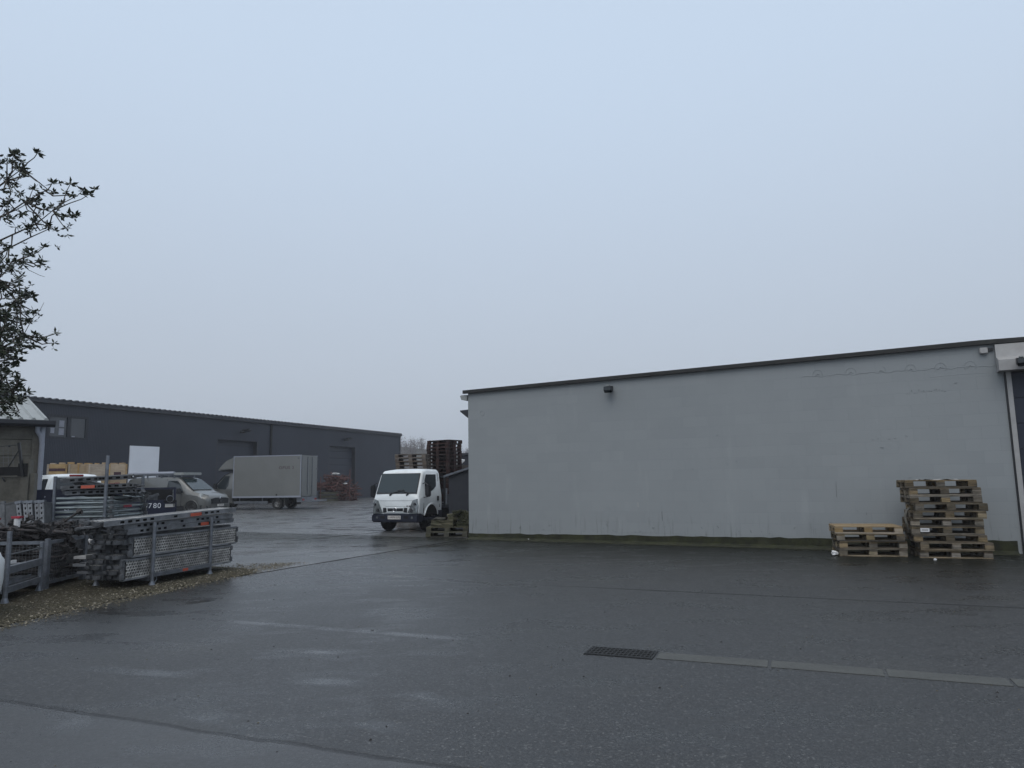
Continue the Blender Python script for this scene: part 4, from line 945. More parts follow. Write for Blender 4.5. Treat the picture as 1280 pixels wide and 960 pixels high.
q = MB(); q.box(-2.40, -1.75, -.72, .60, 2.055, 2.20); q.build('wind_deflector', M['sheet'], vn, bevel=.02)

# --- white pickup seen from behind
HP = math.atan2(.66, -.75)
pk = thing('pickup_truck', 'white double cab pickup seen from behind beyond the stacked scaffolding', 'pickup', (-14.15, 23.2, 0), HP)
st = [(-1.7, .45, .98, 1.12, .80, .82, .80), (-.05, .42, 1.0, 1.16, .82, .84, .82), (.0, .42, 1.28, 1.42, .84, .86, .78), (.10, .42, 1.3, 1.90, .84, .86, .68), (.4, .42, 1.3, 1.97, .84, .86, .67), (1.5, .42, 1.28, 1.97, .84, .86, .67), (2.2, .42, 1.22, 1.42, .84, .86, .76), (3.2, .42, 1.0, 1.22, .82, .85, .76), (3.4, .45, .9, 1.0, .75, .8, .7)]
mb, side, top = loft(st); mb.build('body', M['white'], pk, bevel=.015, smooth=True)
panel([(.03, -.66, 1.44), (.03, .66, 1.44), (.105, .58, 1.86), (.105, -.58, 1.86)], M['glass'], 'rear_window', pk, (-1, 0, .2), .03)
for s_ in (-1, 1):
    panel([side(.28, 1.34, s_, 0), side(.85, 1.33, s_, 0), side(.85, 1.82, s_, 0), side(.38, 1.82, s_, 0)], M['glass'], 'side_window', pk, (0, s_, .3), .02)
    panel([side(.95, 1.33, s_, 0), side(1.85, 1.30, s_, 0), side(1.5, 1.80, s_, 0), side(.95, 1.82, s_, 0)], M['glass'], 'side_window', pk, (0, s_, .3), .02)
    q = MB(); q.box(-1.74, -1.66, s_ * .74 - .08, s_ * .74 + .08, .72, 1.08); q.build('tail_light', M['redlamp'], pk, bevel=.02)
    arch(side, s_, -.95, .44, .44, M['seam'], 'wheel_well', pk); arch(side, s_, 2.5, .44, .44, M['seam'], 'wheel_well', pk)
    wheel(pk, -.95, s_ * .76, .36, .24, s_); wheel(pk, 2.5, s_ * .76, .36, .24, s_)
q = MB(); q.box(.06, .14, -.20, .20, 1.895, 1.955); q.build('brake_light', M['redlamp'], pk, bevel=.01)
q = MB(); q.box(-1.82, -1.69, -.85, .85, .48, .66); q.build('bumper', M['black'], pk, bevel=.03)

# --- navy tipper trailer with white digits
HN = R(30)
nv = thing('tipper_trailer', 'navy blue tipper trailer carrying scrap with white painted digits on its side', 'trailer', (-10.95, 16.25, 0), HN)
mb = MB(); mb.box(0, 2.99, 0, 1.75, .55, .62); mb.build('load_floor', M['navy'], nv)
mb = MB(); mb.box(0, 1.83, -.03, 0, .60, 1.52); mb.box(1.83, 2.99, -.03, 0, .60, 1.22); mb.build('side_board', M['navy'], nv)
mb = MB(); mb.box(0, 1.83, 1.75, 1.78, .60, 1.5); mb.box(-.03, 0, 0, 1.75, .62, 1.50); mb.box(2.99, 3.02, 0, 1.75, .62, 1.2); mb.build('end_board', M['navy'], nv)
mb = MB()
for x_ in (.02, 1.05, 1.80, 2.94): mb.box(x_, x_ + .05, -.05, -.031, .58, 1.52 if x_ < 2.0 else 1.5)
mb.box(1.83, 2.99, -.045, -.005, 1.47, 1.52); mb.each('stake', M['navy'], nv)
mb = MB(); mb.box(1.88, 2.96, .5, .54, 1.2, 1.5); mb.build('mesh_panel', M['seam'], nv)
mb = MB(); mb.tube([(2.10 + .14 * math.cos(a), .1, 1.36 + .14 * math.sin(a)) for a in [R(-60 + 24 * k) for k in range(12)]], .02, 6); mb.beam((2.30, .12, 1.24), (2.62, .12, 1.36), .09, .06); mb.box(2.4, 2.6, .1, .3, 1.22, 1.34); mb.build('winch', M['galvdark'], nv)
mb = MB(); mb.box(.1, 2.64, .3, .4, .4, .55); mb.box(.1, 2.64, 1.35, 1.45, .4, .55); mb.box(2.64, 3.7, .8, .9, .42, .52); mb.build('drawbar', M['seam'], nv)
for x_ in (.95, 1.62):
    wheel(nv, x_, .12, .30, .2, -1); wheel(nv, x_, 1.63, .30, .2, 1)
text('painted_digits', '57', .17, M['whiteink'], nv, (2.385, -.034, 1.08), (R(90), 0, 0), .002, 0, 1.1)
text('painted_digits', '80', .17, M['whiteink'], nv, (2.585, -.034, 1.08), (R(90), 0, 0), .002, 0, 1.1)
text('painted_letters', 'EL', .13, M['whiteink'], nv, (.73, -.034, 1.03), (R(90), 0, 0), .002)
mb = MB(); mb.lathe([(.06, 0), (.085, -.02), (.088, -.04), (.08, -.055), (.07, -.045), (.02, -.04), (.001, -.04)], 20, 'y', (2.86, -.05, 1.24)); mb.build('rear_lamp', M['galv'], nv, smooth=True)
mb = MB(); mb.box(2.72, 3.0, -.10, -.085, 1.155, 1.205); mb.disc((2.86, -.09, 1.24), .066, 'y', 18, .02); mb.build('lamp_lens', M['seam'], nv)
mb = MB(); mb.box(2.76, 2.98, -.05, -.032, 1.04, 1.12); pl = mb.build('licence_plate', M['plate'], nv)
for i, (x, y, z, L, a, b, m_, lab) in enumerate(((.05, .1, 1.50, .42, 20, -38, 'pvc', 'pale plank sticking out of the navy trailer near the garage downpipe'), (.75, .2, 1.55, .5, 5, 4, 'paper', 'white plastic strip lying on the navy trailer load'),
        (.5, .25, 1.5, .9, -10, 3, 'galv', 'grey metal strip lying across the navy trailer load'), (1.25, .2, 1.52, .5, 15, 12, 'brickred', 'reddish scrap piece on the navy trailer load'), (1.5, .25, 1.50, .4, -25, 20, 'brickred', 'small reddish offcut at the end of the navy trailer load'))):
    mb = MB(); mb.box(0, L, -.06, .06, -.02, .02); mb.box(L * .2, L * .7, -.09, .02, .021, .05); o = mb.build('scrap_plank', M[m_], None)
    c, s_ = math.cos(HN), math.sin(HN); o.location = (-10.95 + c * x - s_ * y, 16.25 + s_ * x + c * y, z); o.rotation_euler = (0, R(-b), R(a)); tag(o, lab, 'scrap', 'scrap on the navy trailer')
mb = MB()
for k in range(60):
    x = rnd.uniform(.05, 1.75); y = rnd.uniform(.1, 1.6); z = rnd.uniform(1.25, 1.48); L = rnd.uniform(.15, .6); a = rnd.uniform(0, 6.28)
    mb.beam((x, y, z), (min(1.78, max(.03, x + L * math.cos(a))), min(1.7, max(.03, y + L * math.sin(a))), z + rnd.uniform(-.05, .1)), .05, .03)
mb.box(.03, 1.80, .03, 1.7, .63, 1.3); mb.build('load', M['galvdark'], nv)

# --- white car at the left picture edge
cr = thing('white_car', 'white car in front of the open crate, black tyre showing', 'car', (-6.46, 8.64, 0), R(8))
st = [(0, .30, .60, .72, .62, .66, .6), (-.06, .22, .66, .80, .78, .82, .72), (-.5, .2, .75, .95, .84, .87, .76), (-1.05, .2, .82, 1.03, .85, .88, .78), (-1.75, .2, .9, 1.40, .86, .88, .62), (-2.2, .2, .92, 1.47, .86, .88, .6), (-3.2, .2, .94, 1.44, .86, .88, .6), (-3.9, .24, .94, 1.2, .84, .86, .64), (-4.1, .3, .85, 1.0, .78, .8, .66)]
mb, side, top = loft(st); mb.build('body', M['white'], cr, bevel=.012, smooth=True)
panel([top(-1.1, -.9, 0), top(-1.1, .9, 0), top(-1.72, .9, 0), top(-1.72, -.9, 0)], M['glass'], 'windscreen', cr, (1, 0, 1), .02)
for s_ in (-1, 1):
    panel([side(-1.35, .93, s_, 0), side(-3.5, .97, s_, 0), side(-3.2, 1.32, s_, 0), side(-1.95, 1.34, s_, 0)], M['glass'], 'side_window', cr, (0, s_, .3), .02)
    arch(side, s_, -.8, .40, .24, M['seam'], 'wheel_well', cr); arch(side, s_, -3.3, .40, .24, M['seam'], 'wheel_well', cr)
    wheel(cr, -.8, s_ * .76, .32, .21, s_); wheel(cr, -3.3, s_ * .76, .32, .21, s_)
    panel([side(-.10, .62, s_, 0), (-.03, s_ * .55, .62), (-.12, s_ * .58, .76), side(-.35, .76, s_, 0)], M['lamp'], 'headlight', cr, (1, s_ * .5, .4), .03)
MB().box(-.06, .012, -.40, .40, .30, .50).build('grille', M['black'], cr)
# ------------------------------------------------------------------ pallets
def make_pallet(mat, label, group, parts=True, deckmat=None, red=False):
    p = thing('wooden_pallet', label, 'pallet', (0, 0, 0), 0, group)
    jr = random.Random(hash(mat) % 1000 if False else 5)
    mb = MB()
    for yc, wd in ((-.3275, .145), (-.165, .10), (0, .145), (.165, .10), (.3275, .145)):
        mb.box(-.6 + jr.uniform(0, .006), .6 - jr.uniform(0, .006), yc - wd / 2, yc + wd / 2, .122, .144)
    for xc in (-.5275, 0, .5275): mb.box(xc - .0725, xc + .0725, -.398, .398, .099, .1215)
    mb.build('deck', M[deckmat or mat], p, bevel=.003 if parts else 0, seg=1)
    for xc, wx in ((-.5275, .145), (0, .145), (.5275, .145)):
        for yc, wy in ((-.35, .10), (0, .145), (.35, .10)):
            q = MB().box(-wx / 2, wx / 2, -wy / 2, wy / 2, .0225, .0985); q.build('block', M[mat], p, bevel=.003 if parts else 0, seg=1, loc=(xc, yc, 0))
    for yc, wy in ((-.35, .10), (0, .145), (.35, .10)):
        q = MB().box(-.6, .6, -wy / 2, wy / 2, 0, .022); q.build('base_board', M[mat], p, bevel=.003 if parts else 0, seg=1, loc=(0, yc, 0))
    return p
used = {}
def pallet(mat, loc, rz, label, group, tilt=(0, 0)):
    if mat not in used:
        o = make_pallet(mat, label, group, mat not in ('woodred', 'woodgrey')); used[mat] = o; o.location = loc; o.rotation_euler = (tilt[0], tilt[1], rz); return o
    return dup(used[mat], loc, 0, label, group, (tilt[0], tilt[1], rz))

PR = R(-17)
c_, s_ = math.cos(PR), math.sin(PR)
offs = [.0, .018, -.09, -.14, -.15, -.11, -.09, -.185, -.20, -.27]
for i in range(10):
    o_ = offs[i] + 0.0145 * i; n_ = 10
    pallet('woodp', (8.31 + c_ * o_, 13.88 + s_ * o_, .002 + i * .1448), PR + R(rnd.uniform(-.9, .9)), 'weathered wooden pallet, %s in the leaning tall stack beside the navy door' % nth(i + 1, n_), 'pallets in the tall stack by the navy door', (R(rnd.uniform(-.25, .25)), R(rnd.uniform(-.3, .3))))
PR2 = R(-15)
for i in range(4):
    m_ = 'woodlight' if i == 3 else 'woodp'
    o_ = (.02, .03, .0, -.03)[i]
    pallet(m_, (7.00 + o_, 14.40, .002 + i * .1448), PR2 + R(rnd.uniform(-1, 1)), ('clean light wood pallet topping the low stack against the grey wall' if i == 3 else 'weathered wooden pallet, %s in the low stack by the grey wall' % nth(i + 1, 4)), 'pallets in the low stack against the grey wall')
# litter about the stacks
def crumple(name, label, cat, loc, r, mat, sd):
    q = random.Random(sd); bm = bmesh.new(); bmesh.ops.create_icosphere(bm, subdivisions=2, radius=r)
    for v in bm.verts: v.co *= q.uniform(.6, 1.15); v.co.z *= .75
    me = bpy.data.meshes.new(name); bm.to_mesh(me); bm.free(); me.materials.append(mat)
    o = bpy.data.objects.new(name, me); col.objects.link(o); o.location = loc; return tag(o, label, cat)
crumple('plastic_scrap', 'crumpled white plastic on the ground at the foot of the low pallet stack', 'litter', (6.27, 14.25, .055), .07, M['paper'], 1)
mb = MB(); mb.box(-.075, .075, -.008, .0, -.035, .035); mb.box(-.055, .055, -.0105, -.009, -.006, .008, 1)
o = mb.build('paper_tag', [M['paper'], M['darkink']], None, loc=(7.72, 13.605, .955 - .432), rz=PR); tag(o, 'small white tag with a dark printed line on the tall pallet stack', 'tag')
mb = MB(); mb.tube([(0, 0, 0), (-.05, -.02, .12), (-.06, -.01, .25), (-.01, .0, .36), (.06, .02, .40)], .022, 6)
o = mb.build('plastic_strap', M['concrete'], None, loc=(7.56, 13.86, .52)); tag(o, 'pale plastic strap hanging from the left side of the tall pallet stack', 'strap')
mb = MB()
for k in range(5): mb.add([(k * .11 + .1, -.3, 0.002 + .012 * math.sin(k * 2.1)), (k * .11 + .2, -.26, .006), (k * .11 + .2, .2, .004 + .02 * math.sin(k)), (k * .11 + .1, .25, .002)], [(0, 1, 2, 3)])
o = MB(); vs = [(-.35 + .07 * i, -.36 + .18 * j, .006 + .010 * math.sin(i * 1.3 + j * 2.2)) for j in range(4) for i in range(10)]
o.add(vs, [(j * 10 + i, j * 10 + i + 1, j * 10 + i + 11, j * 10 + i + 10) for j in range(3) for i in range(9)])
o = o.build('plastic_sheet', M['shroud'], None, loc=(8.23, 13.93, 10 * .1448 + .004), rz=PR); tag(o, 'torn white plastic sheet lying on top of the tall pallet stack', 'sheet')
for i, (s, q, lab) in enumerate(((1.85, .07, 'tiny white scrap lying at the foot of the mossy plinth'), (10.9, 1.75, 'tiny pale scrap of paper on the asphalt in front of the tall pallets'))):
    crumple('paper_scrap', lab, 'litter', wall_point(s, q, .02), .03, M['paper'], 5 + i)

# corner pallets with mossy blocks
for i in range(2):
    pallet('woodold', (-1.84 + .01 * i, 20.62, .002 + i * .1448), R(-9 + 2 * i), 'old mossy pallet at the warehouse corner, %s of the two' % ('lower' if i == 0 else 'upper'), 'mossy pallets at the warehouse corner')
bk = random.Random(9)
k = 0
for (x, y, z, sx, sy, sz, lab) in ((-1.98, 20.55, .292, .62, .5, .17, 'broad mossy timber bundle lying on the corner pallets'), (-1.42, 20.5, .292, .36, .5, .15, 'short mossy timber block on the corner pallets next to the grey wall'),
        (-1.70, 20.75, .465, .36, .4, .16, 'mossy lump of stone in the middle on top of the corner pile'), (-1.38, 20.65, .45, .30, .34, .25, 'tallest mossy stone of the corner pile, touching the grey wall'), (-2.12, 20.6, .465, .34, .36, .05, 'thin mossy slab at the left end of the corner pile'), (-1.62, 20.55, .628, .22, .26, .10, 'smallest mossy stone topping the corner pile')):
    bm = bmesh.new(); bmesh.ops.create_cube(bm, size=1)
    bmesh.ops.subdivide_edges(bm, edges=bm.edges, cuts=4, use_grid_fill=True)
    for v in bm.verts:
        n_ = noise.noise_vector(v.co * 3 + Vector((k * 5, 0, 0))); v.co = Vector((v.co.x * sx, v.co.y * sy, v.co.z * sz)) + n_ * .035 * Vector((1, 1, .6)).length * (1 if v.co.z > -.45 else .0)
    me = bpy.data.meshes.new('mossy_block'); bm.to_mesh(me); bm.free(); me.materials.append(M['moss'] if k % 2 else M['woodold'])
    o = bpy.data.objects.new('mossy_block', me); col.objects.link(o); o.location = (x, y, z + sz / 2 - .002); o.rotation_euler = (0, R(bk.uniform(-4, 4)), R(-9 + bk.uniform(-8, 8))); tag(o, lab, 'block', 'mossy pile at the warehouse corner'); k += 1

# tall stacks behind the flatbed truck
for i in range(22):
    pallet('woodred', (-2.80 + rnd.uniform(-.02, .02), 29.0 + rnd.uniform(-.02, .02), .002 + i * .1448), R(-38 + rnd.uniform(-1, 1)), 'dark red wooden pallet, %s in the stack behind the flatbed truck' % nth(i + 1, 22), 'dark red pallets stacked behind the flatbed truck')
for i in range(18):
    pallet('woodgrey', (-3.92 + rnd.uniform(-.03, .03), 27.9 + rnd.uniform(-.02, .02), .002 + i * .1448), R(-4 + rnd.uniform(-1.5, 1.5)), 'grey brown pallet, %s in the stack rising over the flatbed truck cab' % nth(i + 1, 18), 'grey pallets stacked behind the truck cab')
o = crumple('plastic_bundle', 'pale bundle of plastic wrap beside the tall red pallet stack', 'bundle', (-2.2, 29.9, 2.36), .17, M['paper'], 3)
mb = MB(); mb.box(-.2, .2, -.3, .3, 0, 2.2); 
for z_ in (.6, 1.2, 1.8): mb.box(-.22, .22, -.32, .32, z_, z_ + .05)
o = mb.build('timber_stack', M['woodgrey'], None, loc=(-2.2, 29.9, 0), rz=R(-20)); tag(o, 'narrow dark timber stack behind the red pallets holding a pale bundle', 'timber stack')

# ------------------------------------------------------------------ crates beyond the pickup
HC = R(30)
cc_, cs_ = math.cos(HC), math.sin(HC)
ci = 0
cols_w = (.86, .88, .92, .86)
def make_crate(w_, dpt, hh, style):
    c = thing('wooden_crate', '', 'crate', (0, 0, 0), HC, 'light wooden crates stacked beyond the pickup')
    mb = MB(); n_ = 4
    for k in range(n_):
        z0 = k * hh / n_ + .004; z1 = (k + 1) * hh / n_ - .004
        mb.box(0, w_, 0, .022, z0, z1); mb.box(0, w_, dpt - .022, dpt, z0, z1); mb.box(0, .022, .022, dpt - .022, z0, z1); mb.box(w_ - .022, w_, .022, dpt - .022, z0, z1)
    mb.box(.022, w_ - .022, .022, dpt - .022, .02, hh * .93); mb.build('boards', M['woodnew'], c)
    mb = MB(); mb.box(.0, .07, -.02, -.001, 0, hh); mb.box(w_ - .07, w_, -.02, -.001, 0, hh)
    if style == 1: mb.box(w_ * .46, w_ * .54, -.02, -.001, 0, hh)
    mb.each('batten', M['woodnew'], c)
    if style == 2:
        for x_ in (w_ * .30, w_ * .70):
            q = MB(); q.box(x_ - .14, x_ + .14, -.004, -.001, hh * .50, hh * .70); q.build('stencil_mark', M['ink'], c)
    if style == 3:
        q = MB(); q.box(w_ * .3, w_ * .68, -.004, -.001, hh * .18, hh * .42); q.build('stencil_mark', M['ink'], c)
    return c
protos = [make_crate(.71, .7, .58, s_) for s_ in (2, 1, 0, 3)]
pl_used = [False] * 4
for r_ in range(4):
    x = 0
    for cix in range(4):
        lab = 'light wooden crate, %s column and %s row of the stack beyond the pickup' % (ORD[cix + 1], ('bottom', 'second', 'third', 'topmost')[r_])
        if r_ == 3: lab = ('topmost light wooden crate with two dark stencil marks beside the garage downpipe', 'topmost light wooden crate with a middle batten above the pickup cab', 'topmost plain light wooden crate behind the tall rack post', 'topmost light wooden crate with one dark stencil mark next to the white panel')[cix]
        loc = (-18.95 + cc_ * x + rnd.uniform(-.02, .02), 29.0 + cs_ * x, .10 + r_ * .60)
        pi = cix if r_ == 3 else 2
        if not pl_used[pi]: pl_used[pi] = True; o = protos[pi]; o.location = loc; o['label'] = lab
        else: o = dup(protos[pi], loc, HC, lab, 'light wooden crates stacked beyond the pickup')
        x += .722
mb = MB(); mb.box(0, 2.9, .05, .15, 0, .1); mb.box(0, 2.9, .55, .65, 0, .1)
for k in range(9): mb.box(k * .35, k * .35 + .09, .0, .7, .0995, .12)
o = mb.build('timber_bearer', M['woodgrey'], None, loc=(-18.95, 29.0, -.02), rz=HC); tag(o, 'rough timber bearer under the stacked light crates', 'bearer')
for k in range(9):
    x = .2 + k * .31; L = rnd.uniform(.12, .3)
    mb = MB(); mb.box(-L / 2, L / 2, -.05, .05, 0, rnd.uniform(.03, .09)); o = mb.build('wood_offcut', M['woodnew'], None, loc=(-18.95 + cc_ * x - cs_ * .1, 29.0 + cs_ * x + cc_ * .1, .10 + 4 * .6 - .019), rz=rnd.uniform(-.3, .3))
    tag(o, 'small wood offcut lying on top of the stacked light crates', 'offcut', 'offcuts on top of the light crates')

# ------------------------------------------------------------------ red heap by the dark hall
RH = R(22)
rx, ry = -15.7, 58.2
rt = thing('stacking_rack', 'low timber rack holding red steel bundles beside the box truck tail', 'rack', (rx, ry, 0), RH)
mb = MB()
for z_ in (0, .28, .56): mb.box(0, 1.5, 0, .1, z_, z_ + .2); mb.box(0, 1.5, 1.0, 1.1, z_, z_ + .2)
for x_ in (0, .65, 1.3): mb.box(x_, x_ + .2, .101, .999, .02, .18)
mb.build('base', M['woodold'], rt)
mb = MB()
for x_ in (.02, 1.48): mb.box(x_ - .03, x_ + .03, -.04, -.001, 0, 2.0)
mb.each('stake', M['redsteel'], rt)
hr = random.Random(21)
def red_prop(L, kind):
    o = thing('steel_prop', 'rusty red steel prop lying in the tangled heap before the dark hall door', 'prop', (0, 0, 0), 0, 'red steel props heaped before the dark hall')
    mb = MB(); mb.tube([(-L / 2, 0, 0), (L / 2, 0, 0)], .045, 6); mb.box(-L / 2 - .02, -L / 2, -.09, .09, -.09, .09); mb.box(-.06, .06, -.07, .07, -.07, .07)
    mb.build('shaft', M['redsteel'], o); return o
pp = [red_prop(1.3, 0), red_prop(.8, 1)]; first = [True, True]
for k in range(150):
    kk = k % 2
    u = hr.random(); x = u * 3.0; hmax = (1.1 if x < 1.5 else 1.25) - max(0, x - 2.3) * .9
    zb = .80 if x < 1.45 else .08
    z = zb + hr.random() * max(.1, (2.05 if .9 < x < 2.2 else 1.45) - zb - max(0, x - 2.3) * .7)
    loc = (rx + math.cos(RH) * x - math.sin(RH) * hr.uniform(.0, 1.1), ry + math.sin(RH) * x + math.cos(RH) * hr.uniform(0, 1.1), z)
    rot = (hr.uniform(-.3, .3), hr.gauss(0, .25 if x < 1.45 else .6), RH + hr.gauss(0, .25 if x < 1.45 else .9))
    if first[kk]: first[kk] = False; o = pp[kk]; o.location = loc; o.rotation_euler = rot
    else: dup(pp[kk], loc, 0, 'rusty red steel prop lying in the tangled heap before the dark hall door', None, rot)
crumple('plastic_bundle', 'pale plastic lump on top of the red steel heap', 'bundle', (rx + 1.05, ry + .6, 2.22), .22, M['paper'], 8).scale = (1.6, 1, .6)
crumple('paper_scrap', 'white scrap caught in the middle of the red steel heap', 'litter', (rx + 1.9, ry + .55, 1.42), .14, M['paper'], 9).scale = (1.3, 1, .7)
mb = MB(); mb.box(1.62, 1.66, .2, .24, 0, 2.5); mb.box(2.2, 2.25, .05, .10, 0, 2.35); o = MB().box(-.03, .03, -.03, .03, 0, 2.6).build('steel_stake', M['redsteel'], None, loc=(rx + 2.2, ry + .85, 0)); tag(o, 'upright steel stake sticking up out of the red heap', 'stake')

# ------------------------------------------------------------------ scaffolding store: racks, decks, frames
AX = math.atan2(.96, .28)                      # the long axis of the decks runs away from the camera
ax = Vector((math.cos(AX), math.sin(AX), 0)); bx = Vector((-math.sin(AX), math.cos(AX), 0))
P0 = Vector((-6.02, 11.15, 0))
def rk(a, b, z): return P0 + ax * a + bx * b + Vector((0, 0, z))

def deck_mesh(L, W_=.32, T=.074, slots=False, holes=True):
    """steel scaffold deck lying flat: x along, y across, z up"""
    top = MB().box(0, L, 0, W_, T - .004, T)
    return top
def make_deck(L, slots, matside, label, group):
    W_, T = .32, .074
    d = thing('scaffold_deck', label, 'scaffold deck', (0, 0, 0), 0, group)
    mb = MB(); mb.box(.04, L - .04, .006, W_ - .006, T - .0045, T - .0005)
    if slots: mb2_ = MB(); mb2_.box(.04, L - .04, W_ * .3, W_ * .3 + .004, 0.001, T - .005); mb2_.build('slot_shade', M['hole'], d)  # black sheet behind the slots, stands in for the shaded inside
    mb.build('plate', M['perf'], d)
    mb = MB(); mb.box(.02, L - .02, .006, .030, T, T + .004); mb.box(.02, L - .02, W_ - .030, W_ - .006, T, T + .004); mb.each('edge_lip', M[matside], d)
    for y0 in (0, W_ - .005):
        mb = MB(); y1 = y0 + .005
        if slots:
            mb.box(0, L, y0, y1, 0, T * .28); mb.box(0, L, y0, y1, T * .76, T); x = 0; edges = []
            for c in [L * .10 + i * .125 for i in range(5)] + [L * .62 + i * .125 for i in range(5)] + [L * .47]:
                edges.append((c, c + .07))
            edges.sort(); x = 0
            for a, b in edges: mb.box(x, a, y0, y1, T * .28, T * .76); x = b
            mb.box(x, L, y0, y1, T * .28, T * .76)
            mb.box(0, L, y0 - (.012 if y0 == 0 else -.005), y1 + (-.005 if y0 == 0 else .012), -.001, .004)
        else:
            mb.box(0, L, y0, y1, 0, T); mb.box(0, L, y0 + (0.005 if y0 == 0 else -.02), y0 + (.025 if y0 == 0 else 0), 0, .005)
        mb.build('side_rail', M[matside], d)
    for xe in (0, L):
        mb = MB(); sg = 1 if xe else -1
        mb.box(xe - .02 if xe else 0, xe if xe else .02, .006, W_ - .006, .004, T - .006)
        for yy in (.02, .22): mb.box(min(xe, xe + sg * .04), max(xe, xe + sg * .04), yy, yy + .085, T * .35, T * .92)
        mb.build('end_hook', M['galvdark'], d)
    return d

# lower rack: frame
rack = thing('stacking_rack', 'galvanised stacking rack on the gravel holding perforated decks, nearest the asphalt', 'rack', tuple(P0), AX)
mb = MB()
def lpt(a, b, z): return (a, b, z)
posts = ((.52, -.085, 1.0), (1.86, -.085, 1.0), (.30, .80, .9), (1.86, .80, .9))
for a, b, hgt in posts:
    q = MB(); q.tube([(a, b, .02), (a, b, hgt)], .03, 10); q.lathe([(.001, 0), (.055, 0), (.05, .02), (.032, .06), (.031, .07)], 14, 'z', (a, b, .0)); q.build('post', M['galv'], rack, smooth=True)
mb = MB(); mb.box(.52, 1.86, -.115, -.055, .135, .195); mb.build('side_rail', M['galv'], rack)
mb = MB(); mb.box(.30, 1.86, .775, .83, .08, .13); mb.box(.49, .55, -.054, .775, .08, .13); mb.box(1.83, 1.89, -.054, .775, .08, .13); mb.build('base_frame', M['galv'], rack)
mb = MB(); mb.box(1.16, 1.28, -.121, -.1155, .145, .188); mb.build('orange_label', M['orange'], rack)
mb = MB(); mb.tube([(.56 + .05 * math.cos(a), -.09, .10 + .05 * math.sin(a)) for a in [R(-160 + 30 * k) for k in range(9)]], .007, 5); mb.build('ring', M['galv'], rack)

G1 = 'scaffold decks stored in the near rack'
dflat = make_deck(2.50, False, 'galvdark', '', G1); ff = True
nr = 9
for cidx, b0 in ((0, .05), (1, .40)):
    for i in range(nr):
        jit = rnd.uniform(-.10, .10) + (.0 if cidx == 0 else -.03)
        lab = 'weathered steel deck, %s in the %s column of decks' % (nth(i + 1, nr), ('front', 'rear')[cidx])
        loc = rk(.12 + jit, b0 + rnd.uniform(-.03, .025), .132 + i * .0775)
        rot = (R(rnd.uniform(-.25, .25)), R(rnd.uniform(-.15, .15)), AX + R(rnd.uniform(-1.0, 1.0)))
        if ff: ff = False; o = dflat; o.location = loc; o.rotation_euler = rot; o['label'] = lab
        else: dup(dflat, loc, 0, lab, G1, rot)
# two decks on edge, their perforated plate facing the asphalt
def edge_deck(a, z, L, lab):
    d = make_deck(L, False, 'galvlight', lab, G1); d.location = rk(a, -.032 + .074, z); d.rotation_euler = (R(90), 0, AX); return d
e1 = edge_deck(.0, .135, 2.50, 'perforated steel deck standing on edge in the near rack, lower of the two')
e2 = dup(e1, rk(.14, -.030 + .074, .470), 0, 'perforated steel deck standing on edge in the near rack, upper of the two', G1, (R(90), 0, AX))
# slotted decks lying on top
G2 = 'slotted decks lying on top of the near rack'
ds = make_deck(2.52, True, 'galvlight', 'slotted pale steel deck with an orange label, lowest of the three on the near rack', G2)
ds.location = rk(.02, -.045, .835); ds.rotation_euler = (0, R(-.8), AX + R(.6))
o2 = dup(ds, rk(-.02, -.02, .913), 0, 'slotted pale steel deck in the middle of the three on the near rack', G2, (0, R(-1.0), AX - R(.2)))
o3 = dup(ds, rk(-.45, -.06, .985), 0, 'long pale steel deck with an orange label lying topmost on the near rack', G2, (R(1.5), R(-1.5), AX + R(.3)))
o3.scale = (1.2, 1.1, 1)
for d_, x_, L_ in ((ds, 1.62, .2), (o3, 1.50, .22)):
    q = MB(); q.box(x_, x_ + L_, -.0175, -.013, .008, .062); q.build('orange_label', M['orange'], d_)
o = MB(); o.box(0, 1.1, 0, .30, 0, .03); o.box(0, 1.1, .0, .02, .03, .06); 
o = o.build('steel_board', M['galvdark'], None); o.location = rk(-.15, .42, .945); o.rotation_euler = (R(-4), R(-2), AX + R(20)); tag(o, 'bent dark steel board sticking out left from under the slotted decks', 'board')

# second rack behind and to the left, carrying the upper rack
Q0 = Vector((-8.28, 12.85, 0)); AX2 = R(2)
rack2 = thing('deck_stack', 'dark stack of steel boards under the upper rack behind the wire crates', 'board stack', tuple(Q0), AX2)
bpy.data.objects.remove(rack2)
ux = Vector((math.cos(AX2), math.sin(AX2), 0)); uy = Vector((-math.sin(AX2), math.cos(AX2), 0))
def r2(a, b, z): return Q0 + ux * a + uy * b + Vector((0, 0, z))
G3 = 'dark boards stacked under the upper rack'
db = None
for i in range(10):
    lab = 'dark steel board, %s in the low stack under the upper rack' % nth(i + 1, 10)
    loc = r2(rnd.uniform(-.03, .03), rnd.uniform(-.02, .02), .03 + i * .08)
    if db is None:
        mb = MB(); mb.box(0, 1.0, 0, 1.45, .05, .072); mb.box(0, 1.0, 0, .03, 0, .05); mb.box(0, 1.0, 1.42, 1.45, 0, .05); db = mb.build('steel_board', M['galvdark'], None); tag(db, lab, 'board', G3); db.location = loc; db.rotation_euler = (0, 0, AX2)
    else: dup(db, loc, AX2 + R(rnd.uniform(-1, 1)), lab, G3)
up = thing('upper_rack', 'upper galvanised rack with tall posts holding tube frames on the board stack', 'rack', tuple(r2(0, 0, .85)), AX2)
